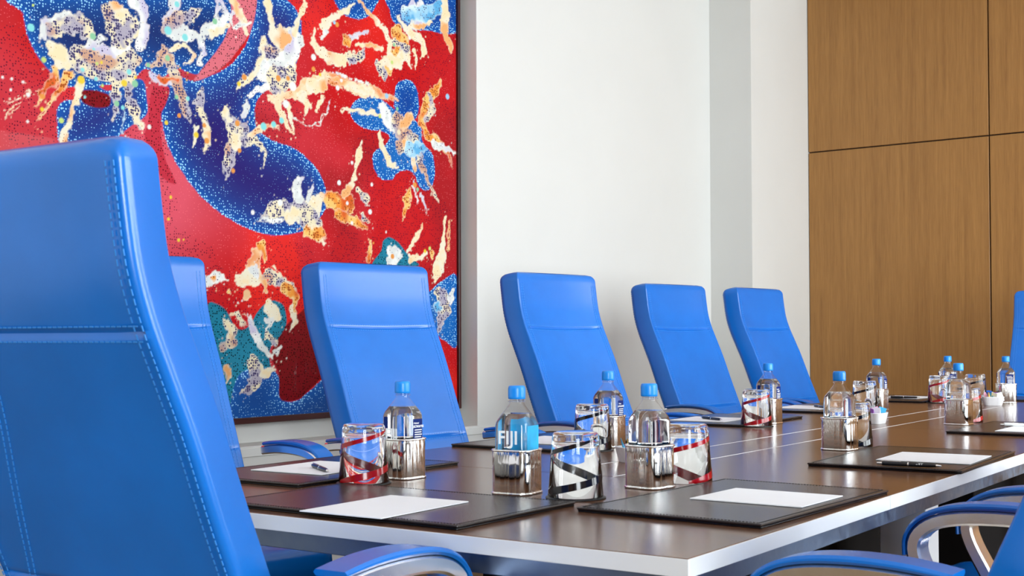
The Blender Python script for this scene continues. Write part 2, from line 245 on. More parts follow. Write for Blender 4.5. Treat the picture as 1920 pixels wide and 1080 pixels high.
STROKES=[('cream',[(2.463,2.024,0.019),(2.493,2.003,0.0382),(2.519,1.976,0.0327),(2.554,1.971,0.0194)]),
('white',[(2.439,2.038,0.0113),(2.452,2.085,0.0227),(2.503,2.104,0.0269),(2.543,2.127,0.0194)]),
('mix',[(2.472,2.071,0.0266),(2.523,2.09,0.027),(2.585,2.12,0.0314),(2.617,2.089,0.0277)]),
('white',[(2.67,2.077,0.0181),(2.638,2.056,0.0159),(2.617,2.025,0.0198),(2.66,2.004,0.044),(2.725,2.025,0.0448),(2.763,2.05,0.0329)]),
('mix',[(2.585,1.991,0.0471),(2.671,1.969,0.0482),(2.736,1.979,0.0449),(2.803,2.029,0.0333)]),
('cream',[(2.725,2.185,0.0285),(2.769,2.156,0.0412),(2.803,2.124,0.0291)]),
('white',[(2.814,2.232,0.0376),(2.844,2.199,0.0252),(2.853,2.153,0.0211),(2.83,2.081,0.0209)]),
('mix',[(2.703,2.171,0.0284),(2.747,2.095,0.0492),(2.792,2.151,0.0373)]),
('orange',[(2.493,1.939,0.0153),(2.479,1.901,0.0228),(2.453,1.87,0.0151),(2.433,1.822,0.0094),(2.412,1.802,0.0037)]),
('orange',[(2.544,1.93,0.0194),(2.513,1.879,0.0173),(2.467,1.818,0.0057),(2.408,1.733,0.0037)]),
('cream',[(2.59,1.919,0.0177),(2.571,1.852,0.0117),(2.555,1.794,0.0078),(2.528,1.727,0.0173),(2.516,1.704,0.0192)]),
('mix',[(2.741,1.961,0.0286),(2.732,1.894,0.0163),(2.725,1.836,0.0142),(2.721,1.793,0.0041)]),
('mix',[(2.792,1.97,0.0249),(2.781,1.901,0.0186),(2.808,1.848,0.0249),(2.835,1.788,0.0147)]),
('cream',[(2.845,1.786,0.0105),(2.822,1.812,0.0104)]),
('sky2',[(2.765,1.851,0.0062),(2.757,1.756,0.0041)]),
('white',[(2.99,2.278,0.0262),(2.978,2.226,0.0305),(2.961,2.178,0.039),(3.026,2.162,0.0352),(3.075,2.165,0.0223)]),
('mix',[(2.942,2.166,0.0259),(2.99,2.209,0.0306),(3.043,2.229,0.0221),(3.093,2.259,0.0179)]),
('white',[(3.093,2.159,0.0179),(3.118,2.113,0.0113),(3.093,2.058,0.009)]),
('white',[(3.113,2.178,0.018),(3.164,2.216,0.0182),(3.215,2.243,0.0208),(3.262,2.283,0.007)]),
('cream',[(3.151,2.18,0.0182),(3.202,2.21,0.0184),(3.241,2.227,0.0093)]),
('white',[(3.176,2.245,0.0114),(3.194,2.3,0.0046)]),
('cream',[(2.971,2.087,0.0109),(3.002,2.114,0.0088),(3.043,2.118,0.0088),(3.073,2.095,0.0111),(3.058,2.06,0.0089),(3.026,2.043,0.0066)]),
('mix',[(2.942,2.082,0.0216),(2.93,2.047,0.0215),(2.907,2.027,0.0128),(2.863,2.012,0.0106)]),
('mix',[(2.966,2.047,0.026),(2.985,2.001,0.0261),(3.002,1.954,0.0262),(3.027,1.898,0.0242),(3.049,1.848,0.0111)]),
('white',[(2.883,1.98,0.017),(2.919,1.959,0.0107),(2.971,1.963,0.0087)]),
('orange',[(2.93,1.972,0.0172),(2.99,1.986,0.0131)]),
('mix',[(3.108,1.96,0.009),(3.093,1.914,0.0224),(3.113,1.87,0.018),(3.138,1.833,0.009)]),
('cream',[(3.083,1.816,0.0112),(3.078,1.766,0.0089),(3.068,1.743,0.0044)]),
('cream',[(3.126,1.832,0.0158),(3.133,1.778,0.0135),(3.128,1.742,0.0045)]),
('mix',[(3.215,1.884,0.0184),(3.255,1.849,0.0326),(3.308,1.845,0.0283)]),
('cream',[(3.221,1.899,0.0162),(3.241,1.867,0.0186)]),
('white',[(3.308,1.897,0.0141),(3.329,1.935,0.019)]),
('mix',[(3.268,1.819,0.0373),(3.247,1.745,0.0232),(3.236,1.692,0.0278),(3.226,1.64,0.0069)]),
('mix',[(3.308,1.799,0.0236),(3.37,1.807,0.0191),(3.419,1.775,0.0097),(3.414,1.707,0.0072)]),
('cream',[(3.281,1.776,0.0234),(3.268,1.803,0.0233)]),
('peach',[(3.348,1.829,0.0119),(3.403,1.857,0.0169),(3.43,1.871,0.0097),(3.487,1.868,0.0074)]),
('mix',[(3.431,2.168,0.034),(3.473,2.133,0.054),(3.544,2.145,0.0549),(3.573,2.204,0.0402)]),
('cream',[(3.473,2.239,0.0393),(3.515,2.232,0.0496),(3.558,2.266,0.02)]),
('white',[(3.43,2.083,0.0486),(3.501,2.084,0.0543),(3.602,2.231,0.0304),(3.573,2.258,0.0251)]),
('mix',[(3.487,2.06,0.064),(3.558,2.093,0.035)]),
('cream',[(3.431,2.37,0.0146),(3.453,2.31,0.0171),(3.47,2.26,0.0172)]),
('cream',[(3.638,2.413,0.0128),(3.602,2.329,0.0152),(3.579,2.259,0.0151)]),
('cream',[(3.414,2.207,0.0145),(3.403,2.131,0.0145),(3.362,2.061,0.0143),(3.308,2.015,0.0094)]),
('mix',[(3.316,2.044,0.0165),(3.281,1.997,0.007)]),
('white',[(3.43,2.02,0.0194),(3.375,1.996,0.012),(3.326,1.962,0.0047)]),
('peach',[(3.722,2.102,0.026),(3.661,2.066,0.0359),(3.602,2.024,0.0253),(3.515,2.0,0.0198),(3.444,1.977,0.0146)]),
('cream',[(3.676,2.068,0.036),(3.737,2.078,0.0313)]),
('cream',[(3.626,2.017,0.0254),(3.655,1.977,0.0153),(3.64,1.942,0.0051)]),
('peach',[(3.472,1.973,0.0196),(3.509,1.924,0.0173),(3.544,1.88,0.01),(3.576,1.862,0.005)]),
('cream',[(3.529,1.981,0.0124),(3.558,1.931,0.015),(3.573,1.879,0.0075)]),
('cream',[(3.74,2.034,0.0078),(3.722,2.004,0.0156),(3.703,1.973,0.0078)]),
('cream',[(3.692,2.302,0.0078),(3.686,2.246,0.0181),(3.716,2.212,0.026),(3.783,2.201,0.0316),(3.862,2.206,0.0295)]),
('mix',[(3.894,2.216,0.0243),(3.958,2.231,0.0247),(3.981,2.272,0.011)]),
('cream',[(3.74,2.323,0.0183),(3.777,2.357,0.0184),(3.846,2.4,0.0161),(3.926,2.455,0.0082)]),
('white',[(3.759,2.308,0.0157),(3.737,2.273,0.0078)]),
('white',[(3.894,2.302,0.0162),(3.942,2.325,0.0109),(4.015,2.357,0.0083)]),
('cream',[(3.936,2.28,0.0082),(4.008,2.3,0.0139),(4.092,2.296,0.0113)]),
('orange',[(3.878,2.285,0.0269),(3.894,2.266,0.0162)]),
('cream',[(3.949,2.478,0.0082),(4.042,2.422,0.014),(4.116,2.383,0.017),(4.15,2.33,0.0143),(4.136,2.257,0.0171),(4.092,2.214,0.0282)]),
('orange',[(4.195,2.381,0.0404),(4.241,2.347,0.0349),(4.178,2.264,0.0345),(4.136,2.21,0.0285)]),
('cream',[(4.126,2.251,0.0284),(4.195,2.248,0.0346),(4.248,2.3,0.0233),(4.291,2.235,0.0059)]),
('cream',[(4.266,2.399,0.0234),(4.356,2.38,0.0179),(4.374,2.334,0.0239),(4.36,2.3,0.006)]),
('cream',[(4.312,2.323,0.0118),(4.319,2.24,0.0059)]),
('mix',[(4.068,2.222,0.0224),(4.109,2.182,0.0226)]),
('mix',[(4.178,2.34,0.023),(4.266,2.322,0.0234)]),
('white',[(4.302,2.515,0.0354),(4.357,2.489,0.0358),(4.302,2.435,0.0295),(4.357,2.55,0.0239)]),
('sky2',[(4.249,2.48,0.035),(4.394,2.509,0.0421),(4.506,2.569,0.0308)]),
('cream',[(4.514,2.595,0.0247),(4.537,2.537,0.0279),(4.513,2.458,0.0308),(4.567,2.381,0.0187),(4.563,2.36,0.0062)]),
('cream',[(4.196,2.457,0.0087),(4.248,2.42,0.0146),(4.338,2.437,0.0178),(4.431,2.479,0.0091)]),
('peach',[(3.752,2.124,0.0209),(3.83,2.119,0.024),(3.926,2.095,0.0326),(4.041,2.097,0.0251),(4.125,2.091,0.0142),(4.194,2.082,0.0086)]),
('cream',[(3.783,2.107,0.0132),(3.91,2.104,0.0217),(4.041,2.09,0.0167)]),
('white',[(3.799,2.143,0.0053),(4.008,2.124,0.0055)]),
('orange',[(4.486,2.218,0.0092),(4.459,2.165,0.0243),(4.403,2.119,0.0301),(4.373,2.066,0.0239),(4.355,2.003,0.0238),(4.391,1.959,0.018)]),
('mix',[(4.411,2.133,0.0181),(4.436,2.075,0.0242),(4.384,2.019,0.015)]),
('orange',[(4.41,1.942,0.0241),(4.466,1.929,0.0335),(4.542,1.891,0.0124),(4.58,1.813,0.0031)]),
('white',[(4.447,1.917,0.0243),(4.534,1.908,0.0154),(4.588,1.889,0.0062)]),
('cream',[(3.846,1.993,0.008),(3.925,1.997,0.0109),(4.024,2.006,0.0139),(4.091,2.001,0.0113)]),
('white',[(4.101,2.029,0.0282),(4.125,1.985,0.034),(4.194,1.958,0.0288)]),
('mix',[(4.194,1.994,0.0403),(4.229,1.939,0.0464),(4.3,1.919,0.0412),(4.211,1.878,0.0346)]),
('cream',[(4.229,1.975,0.0232),(4.275,2.017,0.0234)]),
('cream',[(4.081,1.921,0.014),(4.101,1.865,0.0169),(4.135,1.798,0.0227),(4.194,1.788,0.0086)]),
('cream',[(4.247,1.894,0.0233),(4.3,1.852,0.0206),(4.318,1.781,0.0148)]),
('mix',[(4.336,1.88,0.0237),(4.354,1.809,0.0178),(4.409,1.73,0.012),(4.472,1.65,0.0091)]),
('sky2',[(4.282,1.874,0.041),(4.354,1.894,0.0297)]),
('mix',[(3.408,1.504,0.012),(3.458,1.535,0.0341),(3.515,1.546,0.0395),(3.558,1.532,0.0349)]),
('cream',[(3.558,1.511,0.0299),(3.616,1.547,0.0455),(3.691,1.564,0.0412),(3.736,1.612,0.0208)]),
('mix',[(3.646,1.528,0.0509),(3.691,1.498,0.0412),(3.602,1.579,0.0353)]),
('white',[(3.375,1.491,0.0048),(3.43,1.493,0.0097),(3.515,1.495,0.0074)]),
('white',[(3.602,1.6,0.0252),(3.593,1.654,0.0201),(3.625,1.679,0.0101)]),
('white',[(3.661,1.605,0.0153),(3.676,1.651,0.0103)]),
('orange',[(3.782,1.605,0.042),(3.845,1.587,0.0426),(3.892,1.614,0.0323),(3.908,1.57,0.0162)]),
('cream',[(3.861,1.634,0.0214),(3.909,1.683,0.0162),(3.935,1.765,0.0136),(3.958,1.825,0.0191),(3.971,1.872,0.0055)]),
('orange',[(3.829,1.552,0.0265),(3.924,1.525,0.0217),(3.999,1.501,0.0138)]),
('cream',[(3.691,1.472,0.0309),(3.727,1.439,0.0207),(3.745,1.418,0.0052)]),
('orange',[(3.646,1.462,0.0255),(3.721,1.46,0.0311)]),
('mix',[(3.973,1.552,0.0164),(4.013,1.525,0.0055)]),
('mix',[(3.941,1.663,0.0136),(4.006,1.623,0.0221)]),
('orange',[(4.274,1.7,0.0088),(4.26,1.656,0.0262),(4.246,1.595,0.0174),(4.235,1.554,0.0058)]),
('white',[(4.354,1.676,0.0149),(4.375,1.63,0.0119),(4.39,1.589,0.003)]),
('white',[(4.299,1.72,0.0088),(4.324,1.637,0.0059)]),
('peach',[(3.403,1.39,0.0144),(3.37,1.351,0.0286),(3.362,1.298,0.0333),(3.348,1.267,0.0379)]),
('orange',[(3.403,1.394,0.024),(3.425,1.343,0.0145)]),
('cream',[(3.294,1.254,0.0281),(3.375,1.278,0.0334),(3.416,1.258,0.0241),(3.43,1.217,0.0121)]),
('white',[(3.362,1.298,0.0238),(3.375,1.278,0.0191)]),
('mix',[(3.43,1.28,0.0242),(3.5,1.255,0.0295),(3.572,1.231,0.02)]),
('orange',[(3.529,1.23,0.0297),(3.587,1.199,0.0201),(3.578,1.135,0.015)]),
('cream',[(3.475,1.313,0.0073),(3.5,1.276,0.0074)]),
('white',[(3.134,1.249,0.0225),(3.177,1.261,0.0228),(3.221,1.252,0.0092)]),
('orange',[(3.169,1.256,0.0114)]),
('peach',[(3.321,1.199,0.0212)]),
('orange',[(3.242,1.206,0.0139)]),
('mix',[(3.281,1.12,0.0163),(3.308,1.084,0.0141)]),
('peach',[(3.26,1.12,0.0116)]),
('mix',[(3.216,1.099,0.0138),(3.247,1.059,0.0254),(3.26,1.014,0.0232),(3.203,1.002,0.0183)]),
('cream',[(3.237,1.075,0.0115),(3.247,1.038,0.0162)]),
('cream',[(3.234,0.916,0.0207),(3.229,0.875,0.0138)]),
('mix',[(3.362,0.934,0.0332),(3.381,0.882,0.0429),(3.343,0.835,0.0236),(3.294,0.822,0.007)]),
('cream',[(3.416,0.891,0.0192),(3.472,0.911,0.0073)]),
('cream',[(3.444,1.154,0.0291),(3.486,1.123,0.0245)]),
('white',[(3.425,1.105,0.0145),(3.464,1.101,0.0122),(3.43,1.059,0.0097)]),
('white',[(3.335,1.121,0.0071),(3.362,1.059,0.0214),(3.403,0.996,0.0192),(3.458,0.953,0.0122)]),
('white',[(3.486,0.974,0.0196),(3.5,0.985,0.0098)]),
('mix',[(3.43,1.038,0.0193),(3.472,1.017,0.0146)]),
('cream',[(3.557,1.059,0.005),(3.578,1.102,0.015),(3.566,1.156,0.0125)]),
('white',[(4.14,1.416,0.0227),(4.182,1.395,0.0401),(4.157,1.354,0.0342)]),
('cream',[(4.28,1.383,0.0234),(4.353,1.398,0.0148),(4.389,1.412,0.009)]),
('cream',[(4.263,1.418,0.0116),(4.317,1.469,0.0147),(4.36,1.539,0.0059)]),
('orange',[(4.022,1.451,0.0083),(4.016,1.405,0.0166),(4.006,1.358,0.0138)]),
('cream',[(4.525,1.584,0.0092),(4.509,1.504,0.0123),(4.494,1.405,0.0305),(4.471,1.342,0.0365),(4.444,1.293,0.0151)]),
('orange',[(4.548,1.569,0.0062),(4.539,1.432,0.0062)]),
('mix',[(4.482,1.232,0.0365),(4.519,1.159,0.0429),(4.481,1.11,0.0304),(4.47,1.056,0.0121)]),
('orange',[(4.426,1.407,0.0211)]),
('white',[(4.558,1.21,0.0247),(4.577,1.247,0.0124)]),
('sky2',[(4.463,1.171,0.0273)]),
('white',[(3.751,1.015,0.0208),(3.757,0.982,0.0156)]),
('cream',[(3.247,2.342,0.0186),(3.3,2.28,0.0212),(3.326,2.223,0.0119)]),
('white',[(3.189,2.319,0.0138),(3.268,2.232,0.0094),(3.348,2.264,0.0095)]),
('cream',[(2.308,1.752,0.0036),(2.394,1.843,0.0037)]),
('cream',[(2.308,1.796,0.0027),(2.394,1.849,0.0028)]),
('white',[(3.573,1.918,0.005),(3.646,1.899,0.0051),(3.721,1.913,0.0052),(3.758,1.969,0.0052),(3.771,2.016,0.0053)]),
('peach',[(3.722,2.12,0.0104),(3.846,2.083,0.008)])]
SPOTS=[(2.399,2.063,'aqua',0.013),(2.407,2.139,'lime',0.0056),(2.447,1.964,'lime',0.0094),(2.59,1.919,'yellow',0.0137),(2.636,2.078,'green',0.0119),(2.765,1.935,'yellow',0.0123),(2.81,1.94,'green',0.0125),(2.785,1.978,'aqua',0.0103),(2.954,2.158,'aqua',0.0151),(2.994,2.263,'aqua',0.0109),(3.031,2.147,'aqua',0.0132),(2.867,2.016,'green',0.0085),(3.171,2.234,'green',0.0114),(2.952,2.056,'green',0.0108),(2.734,1.858,'green',0.0102),(2.759,1.847,'aqua',0.0082),(2.514,1.769,'lime',0.0096),(2.443,1.84,'orange',0.0094),(2.441,1.797,'yellow',0.0075),(2.39,1.837,'white',0.0074),(2.388,1.749,'white',0.0056),(2.872,1.793,'white',0.0085),(3.005,1.852,'orange',0.0087),(2.947,1.818,'yellow',0.0086),(2.993,1.919,'green',0.0087),(3.044,1.921,'aqua',0.0088),(3.281,1.86,'orange',0.0117),(3.121,1.831,'orange',0.009),(3.083,1.79,'yellow',0.0111),(3.133,1.774,'orange',0.0113),(3.26,1.674,'orange',0.0093),(3.292,1.756,'orange',0.0094),(3.316,2.044,'orange',0.0118),(3.289,2.014,'yellow',0.0094),(3.515,2.151,'white',0.0124),(3.57,2.047,'white',0.0176),(3.532,1.971,'white',0.0149),(3.417,2.06,'white',0.0121),(3.685,2.186,'white',0.0129),(3.492,2.068,'orange',0.0123),(3.544,2.076,'orange',0.01),(3.414,1.865,'aqua',0.0145),(3.467,1.88,'aqua',0.0122),(3.509,1.901,'aqua',0.0124),(3.685,2.136,'orange',0.0103),(3.722,2.12,'yellow',0.0078),(3.824,2.08,'white',0.0106),(3.846,2.115,'white',0.008),(4.277,2.375,'white',0.0088),(4.16,2.245,'lime',0.0086),(4.174,2.325,'green',0.0086),(3.821,2.347,'orange',0.0106),(3.805,2.353,'sky2',0.008),(4.125,2.091,'sky2',0.0114),(4.194,2.044,'green',0.0086),(4.081,1.995,'lime',0.0084),(4.118,1.97,'white',0.0113),(4.539,2.149,'sky2',0.0124),(4.204,1.941,'cream',0.0115),(3.501,1.57,'white',0.0123),(3.503,1.573,'white',0.0099),(3.599,1.676,'white',0.0101),(3.359,1.521,'white',0.0095),(3.909,1.774,'white',0.0081),(3.832,1.681,'white',0.0106),(4.03,1.692,'white',0.0083),(4.019,1.573,'white',0.0111),(3.88,1.599,'white',0.0081),(3.908,1.517,'white',0.0081),(4.31,1.716,'orange',0.0118),(4.328,1.698,'green',0.0089),(4.161,1.387,'orange',0.0114),(4.12,1.492,'white',0.0057),(4.378,1.421,'yellow',0.0089),(4.411,1.435,'lime',0.009),(2.967,1.547,'yellow',0.0065),(2.957,1.466,'yellow',0.0065),(3.003,1.392,'yellow',0.0065),(3.025,1.395,'yellow',0.0044),(4.039,1.439,'orange',0.0056),(2.327,1.845,'white',0.0055),(2.298,1.881,'white',0.0054),(2.371,1.877,'white',0.0055),(2.33,1.881,'white',0.0055),(2.64,2.034,'aqua',0.006),(2.675,1.913,'lime',0.006),(2.649,1.932,'aqua',0.008),(2.596,1.955,'aqua',0.0079),(2.671,1.993,'yellow',0.006),(2.653,1.986,'lime',0.006),(2.812,1.963,'yellow',0.0062),(2.605,1.862,'aqua',0.0059),(3.009,2.028,'yellow',0.0044),(3.044,2.018,'yellow',0.0044),(3.039,1.989,'yellow',0.0044),(3.329,1.202,'peach',0.0165),(3.305,1.174,'white',0.0047),(3.284,1.166,'white',0.0047)]

# ------------------------------------------------------------------ the room
LX = -3.75; BY = 7.72; FY = -5.0; HZ = 3.25
NY0, NY1, NZ0, NZ1, NX = 1.2, 4.65, .618, 3.02, -3.89        # the niche that holds the painting
m = MB()
m.add([(LX,FY,0),(LX,6.92,0),(LX,6.92,HZ),(LX,FY,HZ),(LX,NY0,NZ0),(LX,NY1,NZ0),(LX,NY1,NZ1),(LX,NY0,NZ1),
       (NX,NY0,NZ0),(NX,NY1,NZ0),(NX,NY1,NZ1),(NX,NY0,NZ1)],
      [(0,1,5,4),(1,2,6,5),(2,3,7,6),(3,0,4,7),(4,5,9,8),(5,6,10,9),(6,7,11,10),(7,4,8,11),(8,9,10,11)])
wl = room_obj(struct(m.obj('wall_left', M['wall'], smooth=0)))
m = MB().box((LX-.1, 6.92, 0), (-3.473, BY+.1, HZ)); room_obj(struct(m.obj('wall_pilaster', M['wall'], smooth=0)))
m = MB().cbox((LX, FY, .578), (LX+.007, 6.92, .612), .0015); room_obj(struct(m.obj('trim_1', M['trim'])))
m = MB().cbox((LX, FY, .40), (LX+.004, 6.92, .445), .0015); room_obj(struct(m.obj('trim_2', M['trim'])))
m = MB().cbox((LX, FY, 0), (LX+.014, 6.92, .11), .003); room_obj(struct(m.obj('baseboard_left', M['trim'])))
m = MB().cbox((LX, NY1+.0005, NZ0-.006), (LX+.0045, NY1+.007, NZ1), .001).cbox((LX, NY0, NZ0-.006), (LX+.0045, NY1+.007, NZ0-.0005), .001)
o = room_obj(struct(m.obj('trim_3', M['trim'])))
m = MB().box((-4.2, FY-.1, -.1), (WX+.3, BY+.3, 0)); room_obj(struct(m.obj('floor', M['carpet'], smooth=0)))
m = MB().box((-4.2, FY-.1, HZ), (WX+.3, BY+.3, HZ+.1)); room_obj(struct(m.obj('ceiling', M['ceiling'], smooth=0)))
m = MB().box((-4.2, FY-.1, 0), (WX+.3, FY, HZ)); room_obj(struct(m.obj('wall_front', M['oak'], smooth=0)))
# window wall
m = MB(); x0, x1 = WX, WX+.14
ys = [FY] + [q for w in WINS for q in w] + [BY]
for i in range(0, len(ys), 2): m.box((x0, ys[i], 0), (x1, ys[i+1], HZ))
for a, b in WINS: m.box((x0, a, 0), (x1, b, WZ0)).box((x0, a, WZ1), (x1, b, HZ))
room_obj(struct(m.obj('wall_right', M['wall'], smooth=0)))
for i, (a, b) in enumerate(WINS):  # the first is the added, unseen fill window
    w = MB(); c = (a+b)/2
    for p, q in (((a, WZ0), (a+.05, WZ1)), ((b-.05, WZ0), (b, WZ1)), ((a+.05, WZ0), (b-.05, WZ0+.05)), ((a+.05, WZ1-.05), (b-.05, WZ1)), ((c-.02, WZ0+.05), (c+.02, WZ1-.05))):
        w.box((WX+.04, p[0], p[1]), (WX+.10, q[0], q[1]))
    wo = room_obj(struct(w.obj('window_%d' % (i+1), M['alu'], smooth=0)))
    for s0, s1 in ((a+.05, c-.02), (c+.02, b-.05)):
        MB().box((WX+.065, s0, WZ0+.05), (WX+.071, s1, WZ1-.05)).obj('pane', M['pane'], wo, smooth=0)
# wood-panelled end wall: every panel is a board of its own
m = MB().box((-3.473, BY+.022, 0), (WX+.3, BY+.12, HZ)); wb = room_obj(struct(m.obj('wall_back', M['oak_back'], smooth=0)))
PW = 1.14; G = .004
for i in range(5):
    xa = -3.468 + i*PW
    for z0, z1 in ((.0, 2.212), (2.212, HZ)):
        po = MB().cbox((xa+(G if i else 0), BY, z0+.004), (xa+PW-G, BY+.0215, z1-.004), .0015).obj('panel', M['oak'], wb)
        po.location.x = 0
# the picture
PY0, PY1, PZ0, PZ1 = 1.95, 4.602, .722, 2.84
PXF = -3.83
pic = room_obj(thing('framed_painting', 'huge framed abstract painting of dotted red and blue blobs with cream splashes', 'painting', rm(-3.86, 3.3, 0)))
pic.rotation_euler.z = ROOM
loc = lambda x, y, z: (x+3.86, y-3.3, z)
FW = .024
def barbox(mb, a, b): mb.cbox(loc(*a), loc(*b), .002); return mb
for a, b in (((-3.887, PY1, PZ0-FW), (-3.815, PY1+.016, PZ1+FW)), ((-3.887, PY0-.016, PZ0-FW), (-3.815, PY0, PZ1+FW)),
             ((-3.887, PY0, PZ0-FW), (-3.815, PY1, PZ0)), ((-3.887, PY0, PZ1), (-3.815, PY1, PZ1+FW))):
    barbox(MB(), a, b).obj('frame_bar', M['frame'], pic)

PAL = dict(indigo=(.024, .006, .13), navy=(.008, .012, .10), blue=(.006, .035, .26), sky=(.015, .17, .52), teal=(.02, .27, .42), deep=(.010, .06, .26),
           pink=(.72, .16, .20), maroon=(.22, .006, .010), crimson=(.55, .03, .055), cream=(.86, .74, .50), white=(.86, .87, .84), mix=(.58, .55, .48),
           orange=(.80, .32, .07), peach=(.84, .52, .27), sky2=(.35, .62, .85), aqua=(.25, .72, .72), lime=(.55, .72, .20), yellow=(.85, .62, .05), green=(.28, .60, .35))
PAL = {k: tuple(c*.82 for c in v) for k, v in PAL.items()}
def vnoise(x, y, f, seed):            # smooth value noise on numpy arrays
    g = np.random.default_rng(seed).random((256, 256)); x = x*f; y = y*f
    xi = np.floor(x).astype(int); yi = np.floor(y).astype(int); u = x-xi; v = y-yi
    u = u*u*(3-2*u); v = v*v*(3-2*v)
    a = g[xi % 256, yi % 256]; b = g[(xi+1) % 256, yi % 256]; c = g[xi % 256, (yi+1) % 256]; d = g[(xi+1) % 256, (yi+1) % 256]
    return (a*(1-u)+b*u)*(1-v) + (c*(1-u)+d*u)*v
def fbm(x, y, f, seed): return (vnoise(x, y, f, seed)*.55 + vnoise(x, y, f*2.1, seed+1)*.3 + vnoise(x, y, f*4.3, seed+2)*.15)
def smooth_poly(pts, n=6):
    out = []; L = len(pts)
    for i in range(L):
        p0, p1, p2, p3 = [np.array(pts[(i+k-1) % L]) for k in range(4)]
        for j in range(n):
            t = j/n; out.append(.5*((2*p1)+(p2-p0)*t+(2*p0-5*p1+4*p2-p3)*t*t+(3*p1-p0-3*p2+p3)*t**3))
    return np.array(out)
def poly_sd(X, Y, poly):              # signed distance, + inside
    P = smooth_poly(poly); d = np.full(X.shape, 1e9); ins = np.zeros(X.shape, bool)
    for i in range(len(P)):
        ax, ay = P[i]; bx, by = P[(i+1) % len(P)]; ex, ey = bx-ax, by-ay; L2 = ex*ex+ey*ey+1e-12
        t = np.clip(((X-ax)*ex+(Y-ay)*ey)/L2, 0, 1); d = np.minimum(d, (X-ax-t*ex)**2+(Y-ay-t*ey)**2)
        if abs(ey) > 1e-12:
            c = ((ay > Y) != (by > Y)) & (X < ex*(Y-ay)/ey+ax); ins ^= c
    d = np.sqrt(d); return np.where(ins, d, -d)
def cap_sd(X, Y, pts):
    best = np.full(X.shape, -1e9)
    if len(pts) == 1: pts = [pts[0], pts[0]]
    for (ax, ay, ra), (bx, by, rb) in zip(pts[:-1], pts[1:]):
        ex, ey = bx-ax, by-ay; t = np.clip(((X-ax)*ex+(Y-ay)*ey)/(ex*ex+ey*ey+1e-9), 0, 1)
        best = np.maximum(best, ra+(rb-ra)*t - np.hypot(X-ax-t*ex, Y-ay-t*ey))
    return best
